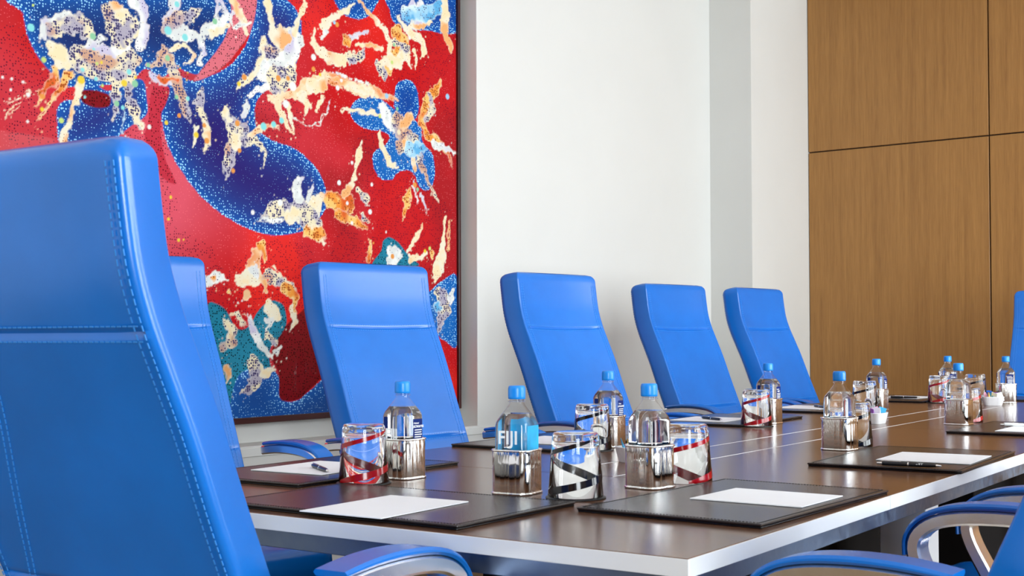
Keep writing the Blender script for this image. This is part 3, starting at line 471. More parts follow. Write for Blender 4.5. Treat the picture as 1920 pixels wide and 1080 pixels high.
def build_art():
    st = .0042; nx = int((PY1-PY0)/st); nz = int((PZ1-PZ0)/st)
    gx = np.linspace(PY0, PY1, nx); gz = np.linspace(PZ0, PZ1, nz); X, Z = np.meshgrid(gx, gz)
    WXn = X + (fbm(X, Z, 28, 1)-.5)*.022; WZn = Z + (fbm(X, Z, 28, 9)-.5)*.022
    SXn = X + (fbm(X, Z, 34, 21)-.5)*.034; SZn = Z + (fbm(X, Z, 34, 31)-.5)*.034
    def lerp(c, col, k): return c*(1-k[..., None]) + np.array(col)*k[..., None]
    f1 = fbm(X, Z, 1.7, 41); f2 = fbm(X, Z, 2.6, 51)
    right = np.clip((X-3.3)/1.0, 0, 1)
    base = np.zeros(X.shape+(3,)); base[:] = (.46, .007, .009)
    base = lerp(base, (.52, .050, .075), np.clip((f1-.50)*5, 0, 1)*(.55-.45*right))
    base = lerp(base, (.30, .010, .014), np.clip((f2-.56)*6, 0, 1)*.75)
    base = lerp(base, (.70, .018, .010), np.clip((.42-f2)*6, 0, 1)*.7)
    pk = np.exp(-(((X-2.93)/.22)**2+((Z-1.62)/.33)**2)); base = lerp(base, (.60, .075, .11), np.clip(pk*1.3, 0, 1))
    dot = base*.28 + np.array((.02, 0, .012)); rad = np.full(X.shape, .33)
    lt = fbm(X, Z, 3.2, 61) > .53; dot[lt] = base[lt]*.6 + np.array((.32, .07, .08)); rad[lt] = .24
    for c, pts in BLOBS:
        sd = poly_sd(WXn*.2+X*.8, WZn*.2+Z*.8, pts); k = np.clip(sd/.004, 0, 1); core = np.array(PAL[c])
        e = np.exp(-np.clip(sd, 0, 9)/.075)
        col = core*(1-e[..., None]) + np.array((.005, .085, .36))*e[..., None]
        if c == 'teal': col = core*(1-.3*e[..., None])
        if c == 'deep': col = core*(1-e[..., None]) + np.array((.012, .10, .40))*e[..., None]
        base = base*(1-k[..., None]) + col*k[..., None]
        ins = sd > 0; hot = fbm(X, Z, 6, 71)
        dot[ins] = (np.array((.30, .62, .90))*(.55+.45*e[..., None]))[ins] if c not in ('teal',) else (core*.12)[None]
        rad[ins] = (.10+.32*e+.07*hot)[ins]
        if c == 'teal': rad[ins] = .36
    for c, pts in OVER:
        sd = poly_sd(WXn*.2+X*.8, WZn*.2+Z*.8, pts); k = np.clip(sd/.004, 0, 1); base = lerp(base, PAL[c], k)
        ins = sd > 0; dot[ins] = np.array(PAL[c])*.22; rad[ins] = .34
    sp = fbm(X, Z, 24, 81); sp2 = fbm(X, Z, 62, 91); hue = fbm(X, Z, 9, 101)
    CB, CD, CR = base, dot, rad
    prng = np.random.default_rng(11)
    for c, pts in STROKES:
        mr = max(p[2] for p in pts)+.045
        i0, i1 = np.searchsorted(gx, [min(p[0] for p in pts)-mr, max(p[0] for p in pts)+mr])
        j0, j1 = np.searchsorted(gz, [min(p[1] for p in pts)-mr, max(p[1] for p in pts)+mr])
        if i1-i0 < 2 or j1-j0 < 2: continue
        S = (slice(j0, j1), slice(i0, i1)); base, dot, rad = CB[S], CD[S], CR[S]
        sd = cap_sd(SXn[S], SZn[S], pts); sd = np.maximum(sd, cap_sd(WXn[S], WZn[S], [(a, b_, r*.5) for a, b_, r in pts])) + (sp2[S]-.5)*.012
        for _ in range(10):           # droplets thrown off the splash
            p = pts[prng.integers(len(pts))]; an = prng.random()*6.28; ds = p[2]+prng.random()*.038; r = .0015+.0045*prng.random()**2
            sd = np.maximum(sd, r-np.hypot(X[S]-p[0]-ds*math.cos(an), Z[S]-p[1]-ds*math.sin(an)))
        k = np.clip(sd/.004, 0, 1); s1, h1 = sp[S][..., None], hue[S][..., None]
        q = np.clip((s1-.42)*6, 0, 1)
        A, B_, C_ = dict(mix=((.70, .62, .42), (.36, .33, .40), (.52, .30, .20)), white=((.74, .75, .72), (.60, .62, .60), (.50, .46, .60)), cream=((.76, .62, .38), (.72, .66, .50), (.72, .36, .14)),
                     orange=((.72, .26, .04), (.76, .46, .14), (.60, .10, .02)), peach=((.76, .46, .24), (.78, .60, .38), (.70, .26, .10)), sky2=((.30, .55, .74), (.10, .36, .62), (.60, .74, .80)))[c]
        cc = np.array(A)*q + np.array(B_)*(1-q); w = np.clip((h1-.56)*8, 0, 1); cc = cc*(1-w) + np.array(C_)*w
        edge = np.clip(1-sd/.009, 0, 1)[..., None]; cc = cc*(1-.55*edge) + np.array((.80, .77, .66))*.55*edge
        base[:] = base*(1-k[..., None]) + cc*k[..., None]
        ins = sd > 0
        dot[ins] = np.array((.06, .05, .13)) if c in ('mix', 'white', 'sky2') else np.array((.36, .08, .015))
        rr = dict(mix=.52, white=.20, cream=.16, orange=.38, peach=.24, sky2=.28)[c]
        rad[ins] = (np.clip(rr*(.25+1.6*np.clip(sp2[S]-.28, 0, 1)*2), 0, .55)*(1-.8*edge[..., 0]))[ins]
    base, dot, rad = CB, CD, CR
    for y, z, c, r in SPOTS:
        d = r*1.15 - np.hypot(X-y, Z-z); k = np.clip(d/.003, 0, 1); base = lerp(base, PAL[c], k); rad[d > -.002] = 0
    me = D.meshes.new('canvas'); nv = nx*nz
    v = np.stack([np.full(X.shape, PXF+3.86), X-3.3, Z], -1).reshape(-1, 3)
    idx = np.arange(nv).reshape(nz, nx); q = np.stack([idx[:-1, :-1], idx[:-1, 1:], idx[1:, 1:], idx[1:, :-1]], -1).reshape(-1)
    nf = (nx-1)*(nz-1); me.vertices.add(nv); me.loops.add(nf*4); me.polygons.add(nf)
    me.vertices.foreach_set('co', v.astype(np.float32).ravel()); me.loops.foreach_set('vertex_index', q.astype(np.int32))
    me.polygons.foreach_set('loop_start', np.arange(0, nf*4, 4, dtype=np.int32)); me.update(calc_edges=True)
    for nm, rgb, al in (('paint', base, np.ones(X.shape)), ('dots', dot, rad)):
        a = me.color_attributes.new(nm, 'FLOAT_COLOR', 'POINT')
        a.data.foreach_set('color', np.concatenate([np.clip(rgb, 0, 1), al[..., None]], -1).astype(np.float32).ravel())
    m, nt, b = mat('dotted_paint'); setp(b, rough=.7, spec=.06, coat=.10, coatr=.02)
    ca = N(nt, 'ShaderNodeVertexColor', layer_name='paint'); cd = N(nt, 'ShaderNodeVertexColor', layer_name='dots')
    mp = mapping(nt, (0, 1, 1)); vo = N(nt, 'ShaderNodeTexVoronoi'); vo.inputs['Scale'].default_value = 100; vo.inputs['Randomness'].default_value = .55
    nt.links.new(mp.outputs['Vector'], vo.inputs['Vector'])
    ls = N(nt, 'ShaderNodeMath', operation='SUBTRACT'); nt.links.new(cd.outputs['Alpha'], ls.inputs[0]); nt.links.new(vo.outputs['Distance'], ls.inputs[1])
    mu = N(nt, 'ShaderNodeMath', operation='MULTIPLY', use_clamp=True); mu.inputs[1].default_value = 14; nt.links.new(ls.outputs[0], mu.inputs[0])
    mx = N(nt, 'ShaderNodeMixRGB'); nt.links.new(mu.outputs[0], mx.inputs[0]); nt.links.new(ca.outputs['Color'], mx.inputs[1]); nt.links.new(cd.outputs['Color'], mx.inputs[2])
    nt.links.new(mx.outputs[0], b.inputs['Base Color']); bump(nt, b, mu.outputs[0], .1, .0008)
    me.materials.append(m); o = D.objects.new('canvas', me); COL.objects.link(o); o.parent = pic
build_art()
# recessed ceiling lamps
dl = thing('ceiling_lamp', 'round recessed ceiling lamp on the wall side, first from the camera', 'lamp', rm(-2.6, 1.2, HZ), ROOM, 'recessed ceiling lamps')
MB().lathe([(.075, -.004), (.085, -.004), (.085, 0), (.075, 0)], 24).obj('rim', M['trim'], dl)
MB().lathe([(.0001, -.0015), (.0745, -.0015), (.0745, -.0005), (.0001, -.0005)], 24).obj('diffuser', M['lamp'], dl)
for x in (-2.6, -.3):
    for y in (1.2, 3.2, 5.2):
        if (x, y) != (-2.6, 1.2): dup(dl, rm(x, y, HZ), ROOM, 'round recessed ceiling lamp on the %s side, %s from the camera' % ('wall' if x < -1 else 'window', {1.2: 'first', 3.2: 'second', 5.2: 'third'}[y]))

# ------------------------------------------------------------------ the table
TX0, TX1, TY0, TY1, TZ = -2.083, -.767, 1.502, 6.22, .74
tb = thing('conference_table', 'long dark walnut conference table with satin aluminium edge in the room centre', 'table', ((TX0+TX1)/2, (TY0+TY1)/2, 0))
tl = lambda x, y, z: (x-(TX0+TX1)/2, y-(TY0+TY1)/2, z)
def tbox(name, a, b, mt, c=.0012, par=tb): return MB().cbox(tl(*a), tl(*b), c).obj(name, mt, par)
YS = [TY0, 2.30, 4.0, 5.42, TY1]; XS = [TX0, -1.503, -1.347, TX1]; g = .0012
for j in range(4):
    cols = [(TX0, TX1)] if j in (0, 3) else list(zip(XS[:-1], XS[1:]))
    for a, b in cols:
        tbox('top_board', (a+(g if a > TX0 else .003), YS[j]+(g if j else .003), TZ-.022), (b-(g if b < TX1 else .003), YS[j+1]-(g if j < 3 else .003), TZ), M['table'], .0008)
for x in XS[1:3]:
    tbox('inlay_strip', (x-.0018, YS[1]+.002, TZ-.02), (x+.0018, YS[3]-.002, TZ+.0004), M['alu'], .0003)
E2 = .0028
for a, b in (((TX0, TY0, TZ-.025), (TX1, TY0+E2, TZ-.0008)), ((TX0, TY1-E2, TZ-.025), (TX1, TY1, TZ-.0008)),
             ((TX0, TY0+E2, TZ-.025), (TX0+E2, TY1-E2, TZ-.0008)), ((TX1-E2, TY0+E2, TZ-.025), (TX1, 2.3, TZ-.0008)), ((TX1-E2, 2.3015, TZ-.025), (TX1, 4.0, TZ-.0008)), ((TX1-E2, 4.0015, TZ-.025), (TX1, TY1-E2, TZ-.0008))):
    tbox('edge_trim', a, b, M['alu'], .0004)
I2 = .016
for a, b in (((TX0+I2, TY0+I2, TZ-.056), (TX1-I2, TY0+I2+.03, TZ-.0255)), ((TX0+I2, TY1-I2-.03, TZ-.056), (TX1-I2, TY1-I2, TZ-.0255)),
             ((TX0+I2, TY0+I2+.03, TZ-.056), (TX0+I2+.03, TY1-I2-.03, TZ-.0255)), ((TX1-I2-.03, TY0+I2+.03, TZ-.056), (TX1-I2, TY1-I2-.03, TZ-.0255))):
    tbox('underframe_rail', a, b, M['rail'], .001)
for y in (2.9, 4.75):
    tbox('pedestal', (-1.72, y-.55, .0), (-1.13, y+.55, TZ-.0225), M['base'], .003)
for x in (-.975, -1.875):
    for y in (3.06, 4.7):
        tbox('leg', (x-.055, y-.05, 0), (x+.055, y+.05, TZ-.0225), M['alu'], .002)

# ------------------------------------------------------------------ the chairs
def resample(pts, n):
    pts = np.array(pts, float); ext = np.vstack([2*pts[0]-pts[1], pts, 2*pts[-1]-pts[-2]]); out = []
    for i in range(1, len(ext)-2):
        p0, p1, p2, p3 = ext[i-1:i+3]
        for t in np.linspace(0, 1, 12, endpoint=False): out.append(.5*((2*p1)+(p2-p0)*t+(2*p0-5*p1+4*p2-p3)*t*t+(3*p1-p0-3*p2+p3)*t**3))
    out.append(pts[-1]); out = np.array(out); d = np.r_[0, np.cumsum(np.linalg.norm(np.diff(out, axis=0), axis=1))]
    s = np.linspace(0, d[-1], n) if np.isscalar(n) else np.array(n)
    return np.stack([np.interp(s, d, out[:, k]) for k in range(2)], -1), d[-1], (lambda z: float(np.interp(-z, -out[:, 1], d)))
BP = [(0, 1.272), (.009, 1.20), (.021, 1.13), (.041, 1.072), (.070, 1.01), (.105, .935), (.15, .825), (.20, .71), (.236, .62), (.258, .55), (.270, .48), (.276, .43)]
BP = [(x-.36, z) for x, z in BP]
BT = .078; HF, HR = .222, .246
_, BL, s_of = resample(BP, 10)
SEAMS = [s_of(1.066), s_of(.722)]
SR = sorted(set([round(v, 5) for v in list(np.linspace(0, .034, 7)) + list(np.linspace(.05, BL, 46)) + [q+d for q in SEAMS for d in (-.009, -.004, -.0015, 0, .0015, .004, .009)]]))
PR, _, _ = resample(BP, SR); PT = np.gradient(PR, np.array(SR), axis=0); PT /= np.linalg.norm(PT, axis=1)[:, None]
PN = np.stack([-PT[:, 1], PT[:, 0]], -1)      # forward-pointing normal
PN[PN[:, 0] < 0] *= -1
def back_pt(s, y, rear=False, off=0):
    p = np.array([np.interp(s, SR, PR[:, k]) for k in (0, 1)]); n = np.array([np.interp(s, SR, PN[:, k]) for k in (0, 1)])
    d = (-BT-off) if rear else (-.013*(1-(min(abs(y), HF)/HF)**2)+off)
    return Vector((p[0]+n[0]*d, y, p[1]+n[1]*d))
def round_poly(c, rads, arc=4, sub=1):
    out = []; L = len(c)
    for i in range(L):
        p = np.array(c[i]); a = np.array(c[i-1]); b = np.array(c[(i+1) % L]); u = (a-p)/np.linalg.norm(a-p); v = (b-p)/np.linalg.norm(b-p)
        ang = math.acos(np.clip(u@v, -1, 1)); t = rads[i]/math.tan(ang/2); q0 = p+u*t; q1 = p+v*t
        for k in range(arc+1):
            w = k/arc; out.append((1-w)**2*q0 + 2*w*(1-w)*p + w*w*q1)
        nxt = np.array(c[(i+1) % L]); ss = sub[i] if isinstance(sub, (list, tuple)) else sub
        e = q1; b2 = b + (p-b)/np.linalg.norm(p-b)*(rads[(i+1) % L]/math.tan(math.acos(np.clip(((p-b)@(np.array(c[(i+2) % L])-b))/np.linalg.norm(p-b)/np.linalg.norm(np.array(c[(i+2) % L])-b), -1, 1))/2))
        for k in range(1, ss): out.append(e + (b2-e)*k/ss)
    return np.array(out)
def backrest_mb():
    m = MB(); rings = []
    for i, s in enumerate(SR):
        rt = .03; k = rt-math.sqrt(max(0, rt*rt-(rt-min(s, rt))**2)) if s < rt else 0
        gro = max(0, 1-min(abs(s-q) for q in SEAMS)/.006)**.7*.005
        hf, hr = HF-k, HR-k; t0 = k*.75; t1 = BT-k*.95
        sec = round_poly([(-hf, t0), (hf, t0), (hr, t1), (-hr, t1)], [.007, .007, .016, .016], 4, [14, 2, 10, 2])
        ring = []
        for y, d in sec:
            if d < BT*.4:
                cr = -.013*(1-(min(abs(y), HF)/HF)**2)*(1-k/rt*.8); pipe = .0035*math.exp(-((abs(y)-(HF-.022))/.0035)**2)
                dd = d - cr + pipe + (gro if abs(y) < HF-.016 else 0)
            elif d > BT*.6: dd = d - (gro if abs(y) < HR-.018 else 0) - .003*math.exp(-((abs(y)-(HR-.02))/.003)**2)
            else: dd = d
            ring.append((PR[i, 0]-PN[i, 0]*dd, y, PR[i, 1]-PN[i, 1]*dd))
        rings.append(ring)
    return m.loft(rings)
def stitch_mb():
    m = MB()
    def dash(p, q, nrm, w=.0016):
        t = (q-p).normalized(); sd = t.cross(nrm).normalized()*w*.5; up = nrm*.0011
        m.add([p-sd, p+sd, q+sd*1, q-sd*1, p-sd+up, p+sd+up, q+sd+up, q-sd+up], [(4,5,6,7),(0,1,5,4),(1,2,6,5),(2,3,7,6),(3,0,4,7)])
    def line(f, L, nrm, step=.0095, fill=.68):
        n = int(L/step)
        for i in range(n): dash(f(i/n), f((i+fill)/n), nrm)
    def nr(s, sg): n = [np.interp(s, SR, PN[:, k]) for k in (0, 1)]; return Vector((n[0]*sg, 0, n[1]*sg))
    for q in SEAMS:
        for d in (-.0085, .0085):
            line(lambda t, q=q, d=d: back_pt(q+d, -HF+.02+t*(2*HF-.04)), 2*HF-.04, nr(q, 1))
            if q == SEAMS[0]: line(lambda t, q=q, d=d: back_pt(q+d, -HR+.02+t*(2*HR-.04), True), 2*HR-.04, nr(q, -1))
    def vert(yf, rear, s0, s1):
        n = int((s1-s0)/.0095)
        for i in range(n):
            a = s0+(s1-s0)*i/n; b = a+(s1-s0)/n*.68
            dash(back_pt(a, yf(a), rear), back_pt(b, yf(b), rear), nr(a, -1 if rear else 1))
    for sg in (-1, 1):
        vert(lambda s: sg*(HF-.017), False, .045, BL-.02); vert(lambda s: sg*(HF-.027), False, .045, BL-.02)
        for o_ in (.013, .027): vert(lambda s, o_=o_: sg*(HR-o_), True, .03, BL-.02)
    a0, a1 = s_of(1.05), s_of(.52)
    for o_ in (0, .012): vert(lambda s, o_=o_: .068+o_+(s-a0)/(a1-a0)*.145, True, a0, a1)
    return m
def rrect(hx, hy, r, z, cx=0, n=6):
    out = []
    for sx, sy, a0 in ((1, 1, 0), (-1, 1, 90), (-1, -1, 180), (1, -1, 270)):
        for k in range(n+1):
            a = R(a0+90*k/n); out.append((cx+sx*(hx-r)+r*math.cos(a), sy*(hy-r)+r*math.sin(a), z))
    return out
def seat_mb():
    m = MB(); rings = []
    for z, ins in ((.405, .05), (.41, .02), (.425, .004), (.45, 0), (.475, .002), (.492, .012), (.500, .03), (.503, .06)):
        rings.append(rrect(.245-ins, .238-ins, max(.02, .075-ins), z, .055))
    return m.loft(rings)
AP = [(-.165, .722), (-.10, .729), (-.03, .731), (.04, .726), (.088, .713), (.120, .688), (.130, .655), (.120, .618), (.095, .57), (.06, .505), (.033, .455), (.01, .42)]
def band(path, w, th, y0, outer=0, taper=None):
    P, L, _ = resample(path, 44); T = np.gradient(P, axis=0); T /= np.linalg.norm(T, axis=1)[:, None]; Nn = np.stack([-T[:, 1], T[:, 0]], -1)
    rings = []
    for i in range(len(P)):
        f = taper(i/(len(P)-1)) if taper else 1.0; t = th*f; c = min(.004, t*.4); ww = w
        sec = [(-ww/2+c, outer), (ww/2-c, outer), (ww/2, outer+c), (ww/2, outer+t-c), (ww/2-c, outer+t), (-ww/2+c, outer+t), (-ww/2, outer+t-c), (-ww/2, outer+c)]
        rings.append([(P[i, 0]+Nn[i, 0]*d, y0+y, P[i, 1]+Nn[i, 1]*d) for y, d in sec])
    return MB().loft(rings)
def make_chair():
    t = thing('office_chair', '-', 'chair', (0, 0, 0), 0, 'blue leather conference chairs')
    b = backrest_mb().obj('backrest', M['blue'], t, 50)
    tag(stitch_mb().obj('stitching', M['thread'], b, 0), kind='stuff')
    seat_mb().obj('seat', M['blue'], t, 50)
    for sg in (-1, 1):
        y = sg*.315
        fr = band(AP, .052, .025, y, -.025).obj('arm_frame', M['chrome'], t, 40)
        P, L, _ = resample(AP, 60); pp = [tuple(p) for p in P[1:36:3]]
        pl = band(pp, .056, .0115, y, .0008, lambda q: .55+.45*math.sin(PI*min(1, max(0, q*1.0+.12)))**.6 if q < .88 else .55).obj('armrest', M['blue'], t, 40)
    m = MB(); m.cbox((-.08, -.33, .385), (.10, .33, .404), .004); m.obj('seat_plate', M['black_plastic'], t)
    MB().lathe([(.0001, .09), (.03, .09), (.03, .30), (.022, .30), (.022, .384), (.0001, .384)], 20).obj('gas_column', M['black_plastic'], t)
    for k in range(5):
        a = 2*PI*k/5+.3; c, s = math.cos(a), math.sin(a); q = Matrix.Rotation(a, 3, 'Z')
        lg = MB(); lg.loft([[tuple(q @ Vector((x, y, z))) for y, z in ((-w, h0), (w, h0), (w*.7, h1), (-w*.7, h1))] for x, w, h0, h1 in ((.025, .03, .085, .135), (.15, .024, .075, .11), (.30, .018, .068, .085))])
        lo = lg.obj('base_leg', M['chrome'], t)
        w = MB()
        for sy in (-.022, .006):
            rings = [[tuple(q @ Vector((.285+r*math.cos(2*PI*i/14), yy, .0305+r*math.sin(2*PI*i/14)))) for i in range(14)] for r, yy in ((.02, sy), (.03, sy+.003), (.03, sy+.013), (.02, sy+.016))]
            w.loft(rings)
        w.tube([q @ Vector((.285, -.024, .0305)), q @ Vector((.285, .024, .0305))], .007); w.tube([q @ Vector((.29, -.003, .032)), q @ Vector((.29, -.003, .070))], .006)
        w.obj('caster', M['black_plastic'], lo)
    return t
chair = make_chair()
CH = [  # facing angle, top-front of the backrest (x, y), seat height offset, label
 (92.5, -1.434, .995, .0, 'large foreground blue leather chair seen from behind at the near table end'),
 (-11, -2.93, 2.35, 0, 'blue leather chair mostly hidden behind the large foreground chair'),
 (-11, -2.72, 3.135, 0, 'blue leather chair facing us before the painting, behind the ELECTROLYTES bottle'),
 (-8.5, -2.61, 4.05, 0, 'blue leather chair just right of the painting, second full one along the white wall'),
 (-10, -2.73, 5.24, 0, 'third full blue leather chair along the white wall, left of the wall corner'),
 (-6, -2.62, 5.93, 0, 'farthest blue leather chair on the wall side, beside the wood panelling'),
 (178, -.247, 1.95, 0, 'nearest blue leather chair on the right with two chrome looped arms in view'),
 (180, -.226, 2.89, 0, 'second blue leather chair on the right, its arm just under the table edge'),
 (-90, -1.49, 7.2, 0, 'blue leather chair at the far table head, cut by the right picture edge'),
]
for i, (a, bx, by, dz, lab) in enumerate(CH):
    th = R(a); L = (bx+.36*math.cos(th), by+.36*math.sin(th), dz)
    if i == 0: chair.location = L; chair.rotation_euler.z = th; chair['label'] = lab
    else: dup(chair, L, th, lab)

# ------------------------------------------------------------------ desk pads, paper, pens
PL, PD = .525, .335
dp = thing('desk_pad', '-', 'desk pad', (0, 0, TZ), 0, 'black leather desk pads')
MB().cbox((-PL/2+.0015, -PD/2+.0015, 0), (PL/2-.0015, PD/2-.0015, .0036), .0012).obj('base_board', M['pad_edge'], dp)
cv_ = MB().cbox((-PL/2, -PD/2, .0040), (PL/2, PD/2, .0080), .0014).obj('cover', M['pad'], dp)
m = MB().box((-PL/2+.003, -PD/2+.003, .0030), (PL/2-.003, PD/2-.003, .0050)); m.obj('core', M['pad_edge'], dp, 0)
m = MB(); ins = .008
for ax in (0, 1):
    Ld = (PL if ax == 0 else PD)-2*ins; n = int(Ld/.006)
    for sg in (-1, 1):
        for i in range(n):
            u0 = -Ld/2+Ld*i/n; u1 = u0+Ld/n*.62; w = sg*((PD if ax == 0 else PL)/2-ins)
            a, b = ((u0, w-.0007), (u1, w+.0007)) if ax == 0 else ((w-.0007, u0), (w+.0007, u1))
            m.box((a[0], a[1], .0078), (b[0], b[1], .0086))
tag(m.obj('stitching', M['pad_thread'], dp, 0), kind='stuff')
PADS = [(-1.43, 1.700, 0, 'black leather desk pad with paper at the near table end, before the large chair'),
 (-.952, 2.062, 88, 'nearest black leather desk pad on the right table side, blank paper on it, no pen'),
 (-.934, 2.985, 92, 'black leather desk pad on the right table side with a pen beside its paper'),
 (-.945, 4.10, 90, 'farthest black leather desk pad on the right, cut by the picture edge'),
 (-1.925, 2.055, 91, 'black leather desk pad on the wall side behind the red striped tumbler in front'),
 (-1.905, 2.955, 90, 'black leather desk pad half hidden behind the cyan water bottle'),
 (-1.90, 4.02, 91, 'black leather desk pad on the wall side left of the mid table red striped tumbler'),
 (-1.885, 4.84, 90, 'black leather desk pad beside the arms of the chair nearest the wood wall'),
 (-1.86, 5.78, 90, 'farthest black leather desk pad on the wall side, before the wood panels'),
 (-1.22, 6.03, 0, 'black leather desk pad at the far table end, at the right picture edge')]
for i, (x, y, a, lab) in enumerate(PADS):
    if i == 0: dp.location = (x, y, TZ); dp.rotation_euler.z = R(a); dp['label'] = lab
    else: dup(dp, (x, y, TZ), R(a), lab)
PAPERS = [(-1.392, 1.632, 2, .168, .238, 'blank white paper on the near end desk pad'),
 (-.913, 2.087, -1, .205, .180, 'blank white paper on the nearest right desk pad, without a pen'),
 (-.885, 2.965, 3, .205, .225, 'white paper with a black pen along its near side on the right table side'),
 (-.90, 4.035, 0, .17, .29, 'white paper on the right, cut by the picture edge'),
 (-1.925, 2.04, 3, .195, .225, 'white paper under a short black pen beside the red striped tumbler in front'),
 (-1.91, 2.92, 0, .18, .225, 'white paper half hidden behind the cyan water bottle and black striped tumbler'),
 (-1.93, 3.94, 2, .20, .22, 'white paper with a pen left of the middle red striped tumbler'),
 (-1.93, 4.80, 0, .19, .22, 'white paper beside the arms of the chair nearest the wood wall'),
 (-1.86, 5.81, -4, .20, .24, 'white paper under a pen before the wood panels'),
 (-1.25, 6.03, 0, .22, .17, 'white paper at the far table end, at the right picture edge')]
for x, y, a, w, d, lab in PAPERS:
    o = MB().box((-w/2, -d/2, 0), (w/2, d/2, .0016)).obj('note_paper', M['paper'], None, 0, (x, y, TZ+.0087), R(a))
    tag(o, lab, 'paper', 'sheets of paper on the desk pads')
pen = thing('ballpoint_pen', '-', 'pen', (0, 0, 0), 0, 'pens on the desk pads')
def xl(prof, m=None, n=14):
    m = m or MB(); return m.loft([[(x, r*math.cos(2*PI*i/n), .0048+r*math.sin(2*PI*i/n)) for i in range(n)] for x, r in prof])
xl([(-.058, .0044), (-.055, .0048), (-.004, .0048), (-.003, .0046), (.0, .0046), (.001, .0048), (.045, .0043), (.056, .0032)]).obj('barrel', M['pen'], pen)
xl([(.056, .0031), (.066, .0014), (.0675, .0005)]).obj('tip', M['silver'], pen)
xl([(-.070, .0012), (-.069, .0024), (-.058, .0028)]).obj('push_button', M['silver'], pen)
xl([(-.0036, .0050), (-.0006, .0050)]).obj('ring', M['silver'], pen)
MB().cbox((-.060, -.0012, .0096), (-.018, .0012, .0106), .0003).obj('clip', M['silver'], pen)
v, f = text_mb('ART', .0075, 1.1, .0001)
pen_t = MB().add([(-x+.022, -.00492*math.cos(.75-y/.0048), .0048+.00492*math.sin(.75-y/.0048)) for x, y, z in v], f)
pr = pen
PENS = [(-.872, 2.742, 1.2, 3, 'black pen with silver clip beside the paper on the right desk pad', 1, 'black'),
 (-1.882, 1.993, 1.2, -32, 'short black pen on the paper beside the red striped tumbler in front', .9, 'black'),
 (-1.905, 3.908, .9, -33, 'black pen on the paper left of the middle red striped tumbler', .9, 'black'),
 (-1.87, 4.785, .9, -50, 'black pen on the paper beside the chair nearest the wood wall', .9, 'black'),
 (-1.83, 5.69, .9, 12, 'black pen on the farthest wall side paper before the wood panels', 1, 'black'),
 (-.955, 4.12, .9, 20, 'white pen on the paper at the right, cut by the picture edge', 1, 'white'),
 (-1.28, 6.0, .9, 15, 'white pen on the paper at the far table end', 1, 'white')]
for i, (x, y, z, a, lab, s, c) in enumerate(PENS):
    zz = TZ + (.0088 if i == 0 else .0104)
    o = dup(pen, (x, y, zz), R(a), lab)
    if c == 'white':
        for ch in o.children:
            if ch.name.split('.')[0] in ('barrel', 'clip'): ch.data = ch.data.copy(); ch.data.materials[0] = M['pen_white']
    if i == 0: tag(pen_t.obj('lettering', M['ink'], o, 0), 'white lettering reading ART')
for ch in list(pen.children): D.objects.remove(ch)
D.objects.remove(pen)

# ------------------------------------------------------------------ bottles in silver holders
BH = .033
def rsq_ring(h, r, z, blend=0.0, rc=.0135):
    out = []
    for p in rrect(h, h, r, z, 0, 6):
        a = math.atan2(p[1], p[0]); q = (rc*math.cos(a), rc*math.sin(a))
        out.append((p[0]*(1-blend)+q[0]*blend, p[1]*(1-blend)+q[1]*blend, z))
    return out
def bottle_rings(d=0, top=None):
    R_ = [(.0, .029, 0), (.002, BH-.001, 0), (.005, BH, 0), (.124, BH, 0), (.129, BH-.0004, .03), (.135, BH, .18), (.145, BH, .48), (.155, BH, .78), (.160, BH, .92), (.164, BH, 1), (.173, BH, 1)]
    rings = []
    for z, h, b in R_:
        if top is not None and z > top: break
        rings.append(rsq_ring(h-d, .014-d, max(z, d), b, .0135-d))
    return rings
def make_bottle():
    t = thing('water_bottle', '-', 'bottle', (0, 0, 0), 0, 'water bottles in silver holders')
    MB().loft(bottle_rings()).obj('bottle_body', M['pet'], t, 40)
    MB().loft(bottle_rings(.0009, .152)).obj('water', M['water'], t, 40)
    MB().lathe([(.0137, .1665), (.0165, .1668), (.0168, .1685), (.0137, .1695)], 28).obj('neck_ring', M['pet'], t)
    c = MB(); rings = []
    for r, z in ((.0150, .1715), (.0158, .1722), (.0160, .176), (.0160, .190), (.0153, .1945), (.0138, .1962), (.0001, .1963)):
        rings.append([((r+(.00025 if i % 2 and .172 < z < .192 else 0))*math.cos(2*PI*i/56), (r+(.00025 if i % 2 and .172 < z < .192 else 0))*math.sin(2*PI*i/56), z) for i in range(56)])
    c.loft(rings); c.obj('cap', M['cap'], t, 50)
    return t
def face_plate(m, face, u0, u1, z0, z1, d=.0004, off=.0):
    h = BH+d+off
    P = dict(xp=lambda u, z: (h, u, z), yn=lambda u, z: (u, -h, z), xn=lambda u, z: (-h, -u, z), yp=lambda u, z: (-u, h, z))[face]
    Q = dict(xp=(-d, 0), yn=(0, d), xn=(d, 0), yp=(0, -d))[face]
    a = [P(u0, z0), P(u1, z0), P(u1, z1), P(u0, z1)]; b = [(p[0]+Q[0], p[1]+Q[1], p[2]) for p in a]
    return m.add(a+b, [(0,1,2,3),(7,6,5,4),(0,4,5,1),(1,5,6,2),(2,6,7,3),(3,7,4,0)])
def face_text(m, face, txt, size, cu, cz, sp=1, bold=0, off=.0007):
    v, f = text_mb(txt, size, sp, bold); h = BH+off
    P = dict(xp=lambda u, z: (h, u, z), yn=lambda u, z: (u, -h, z), xn=lambda u, z: (-h, -u, z), yp=lambda u, z: (-u, h, z))[face]
    return m.add([P(cu+x, cz+y) for x, y, _ in v], f)
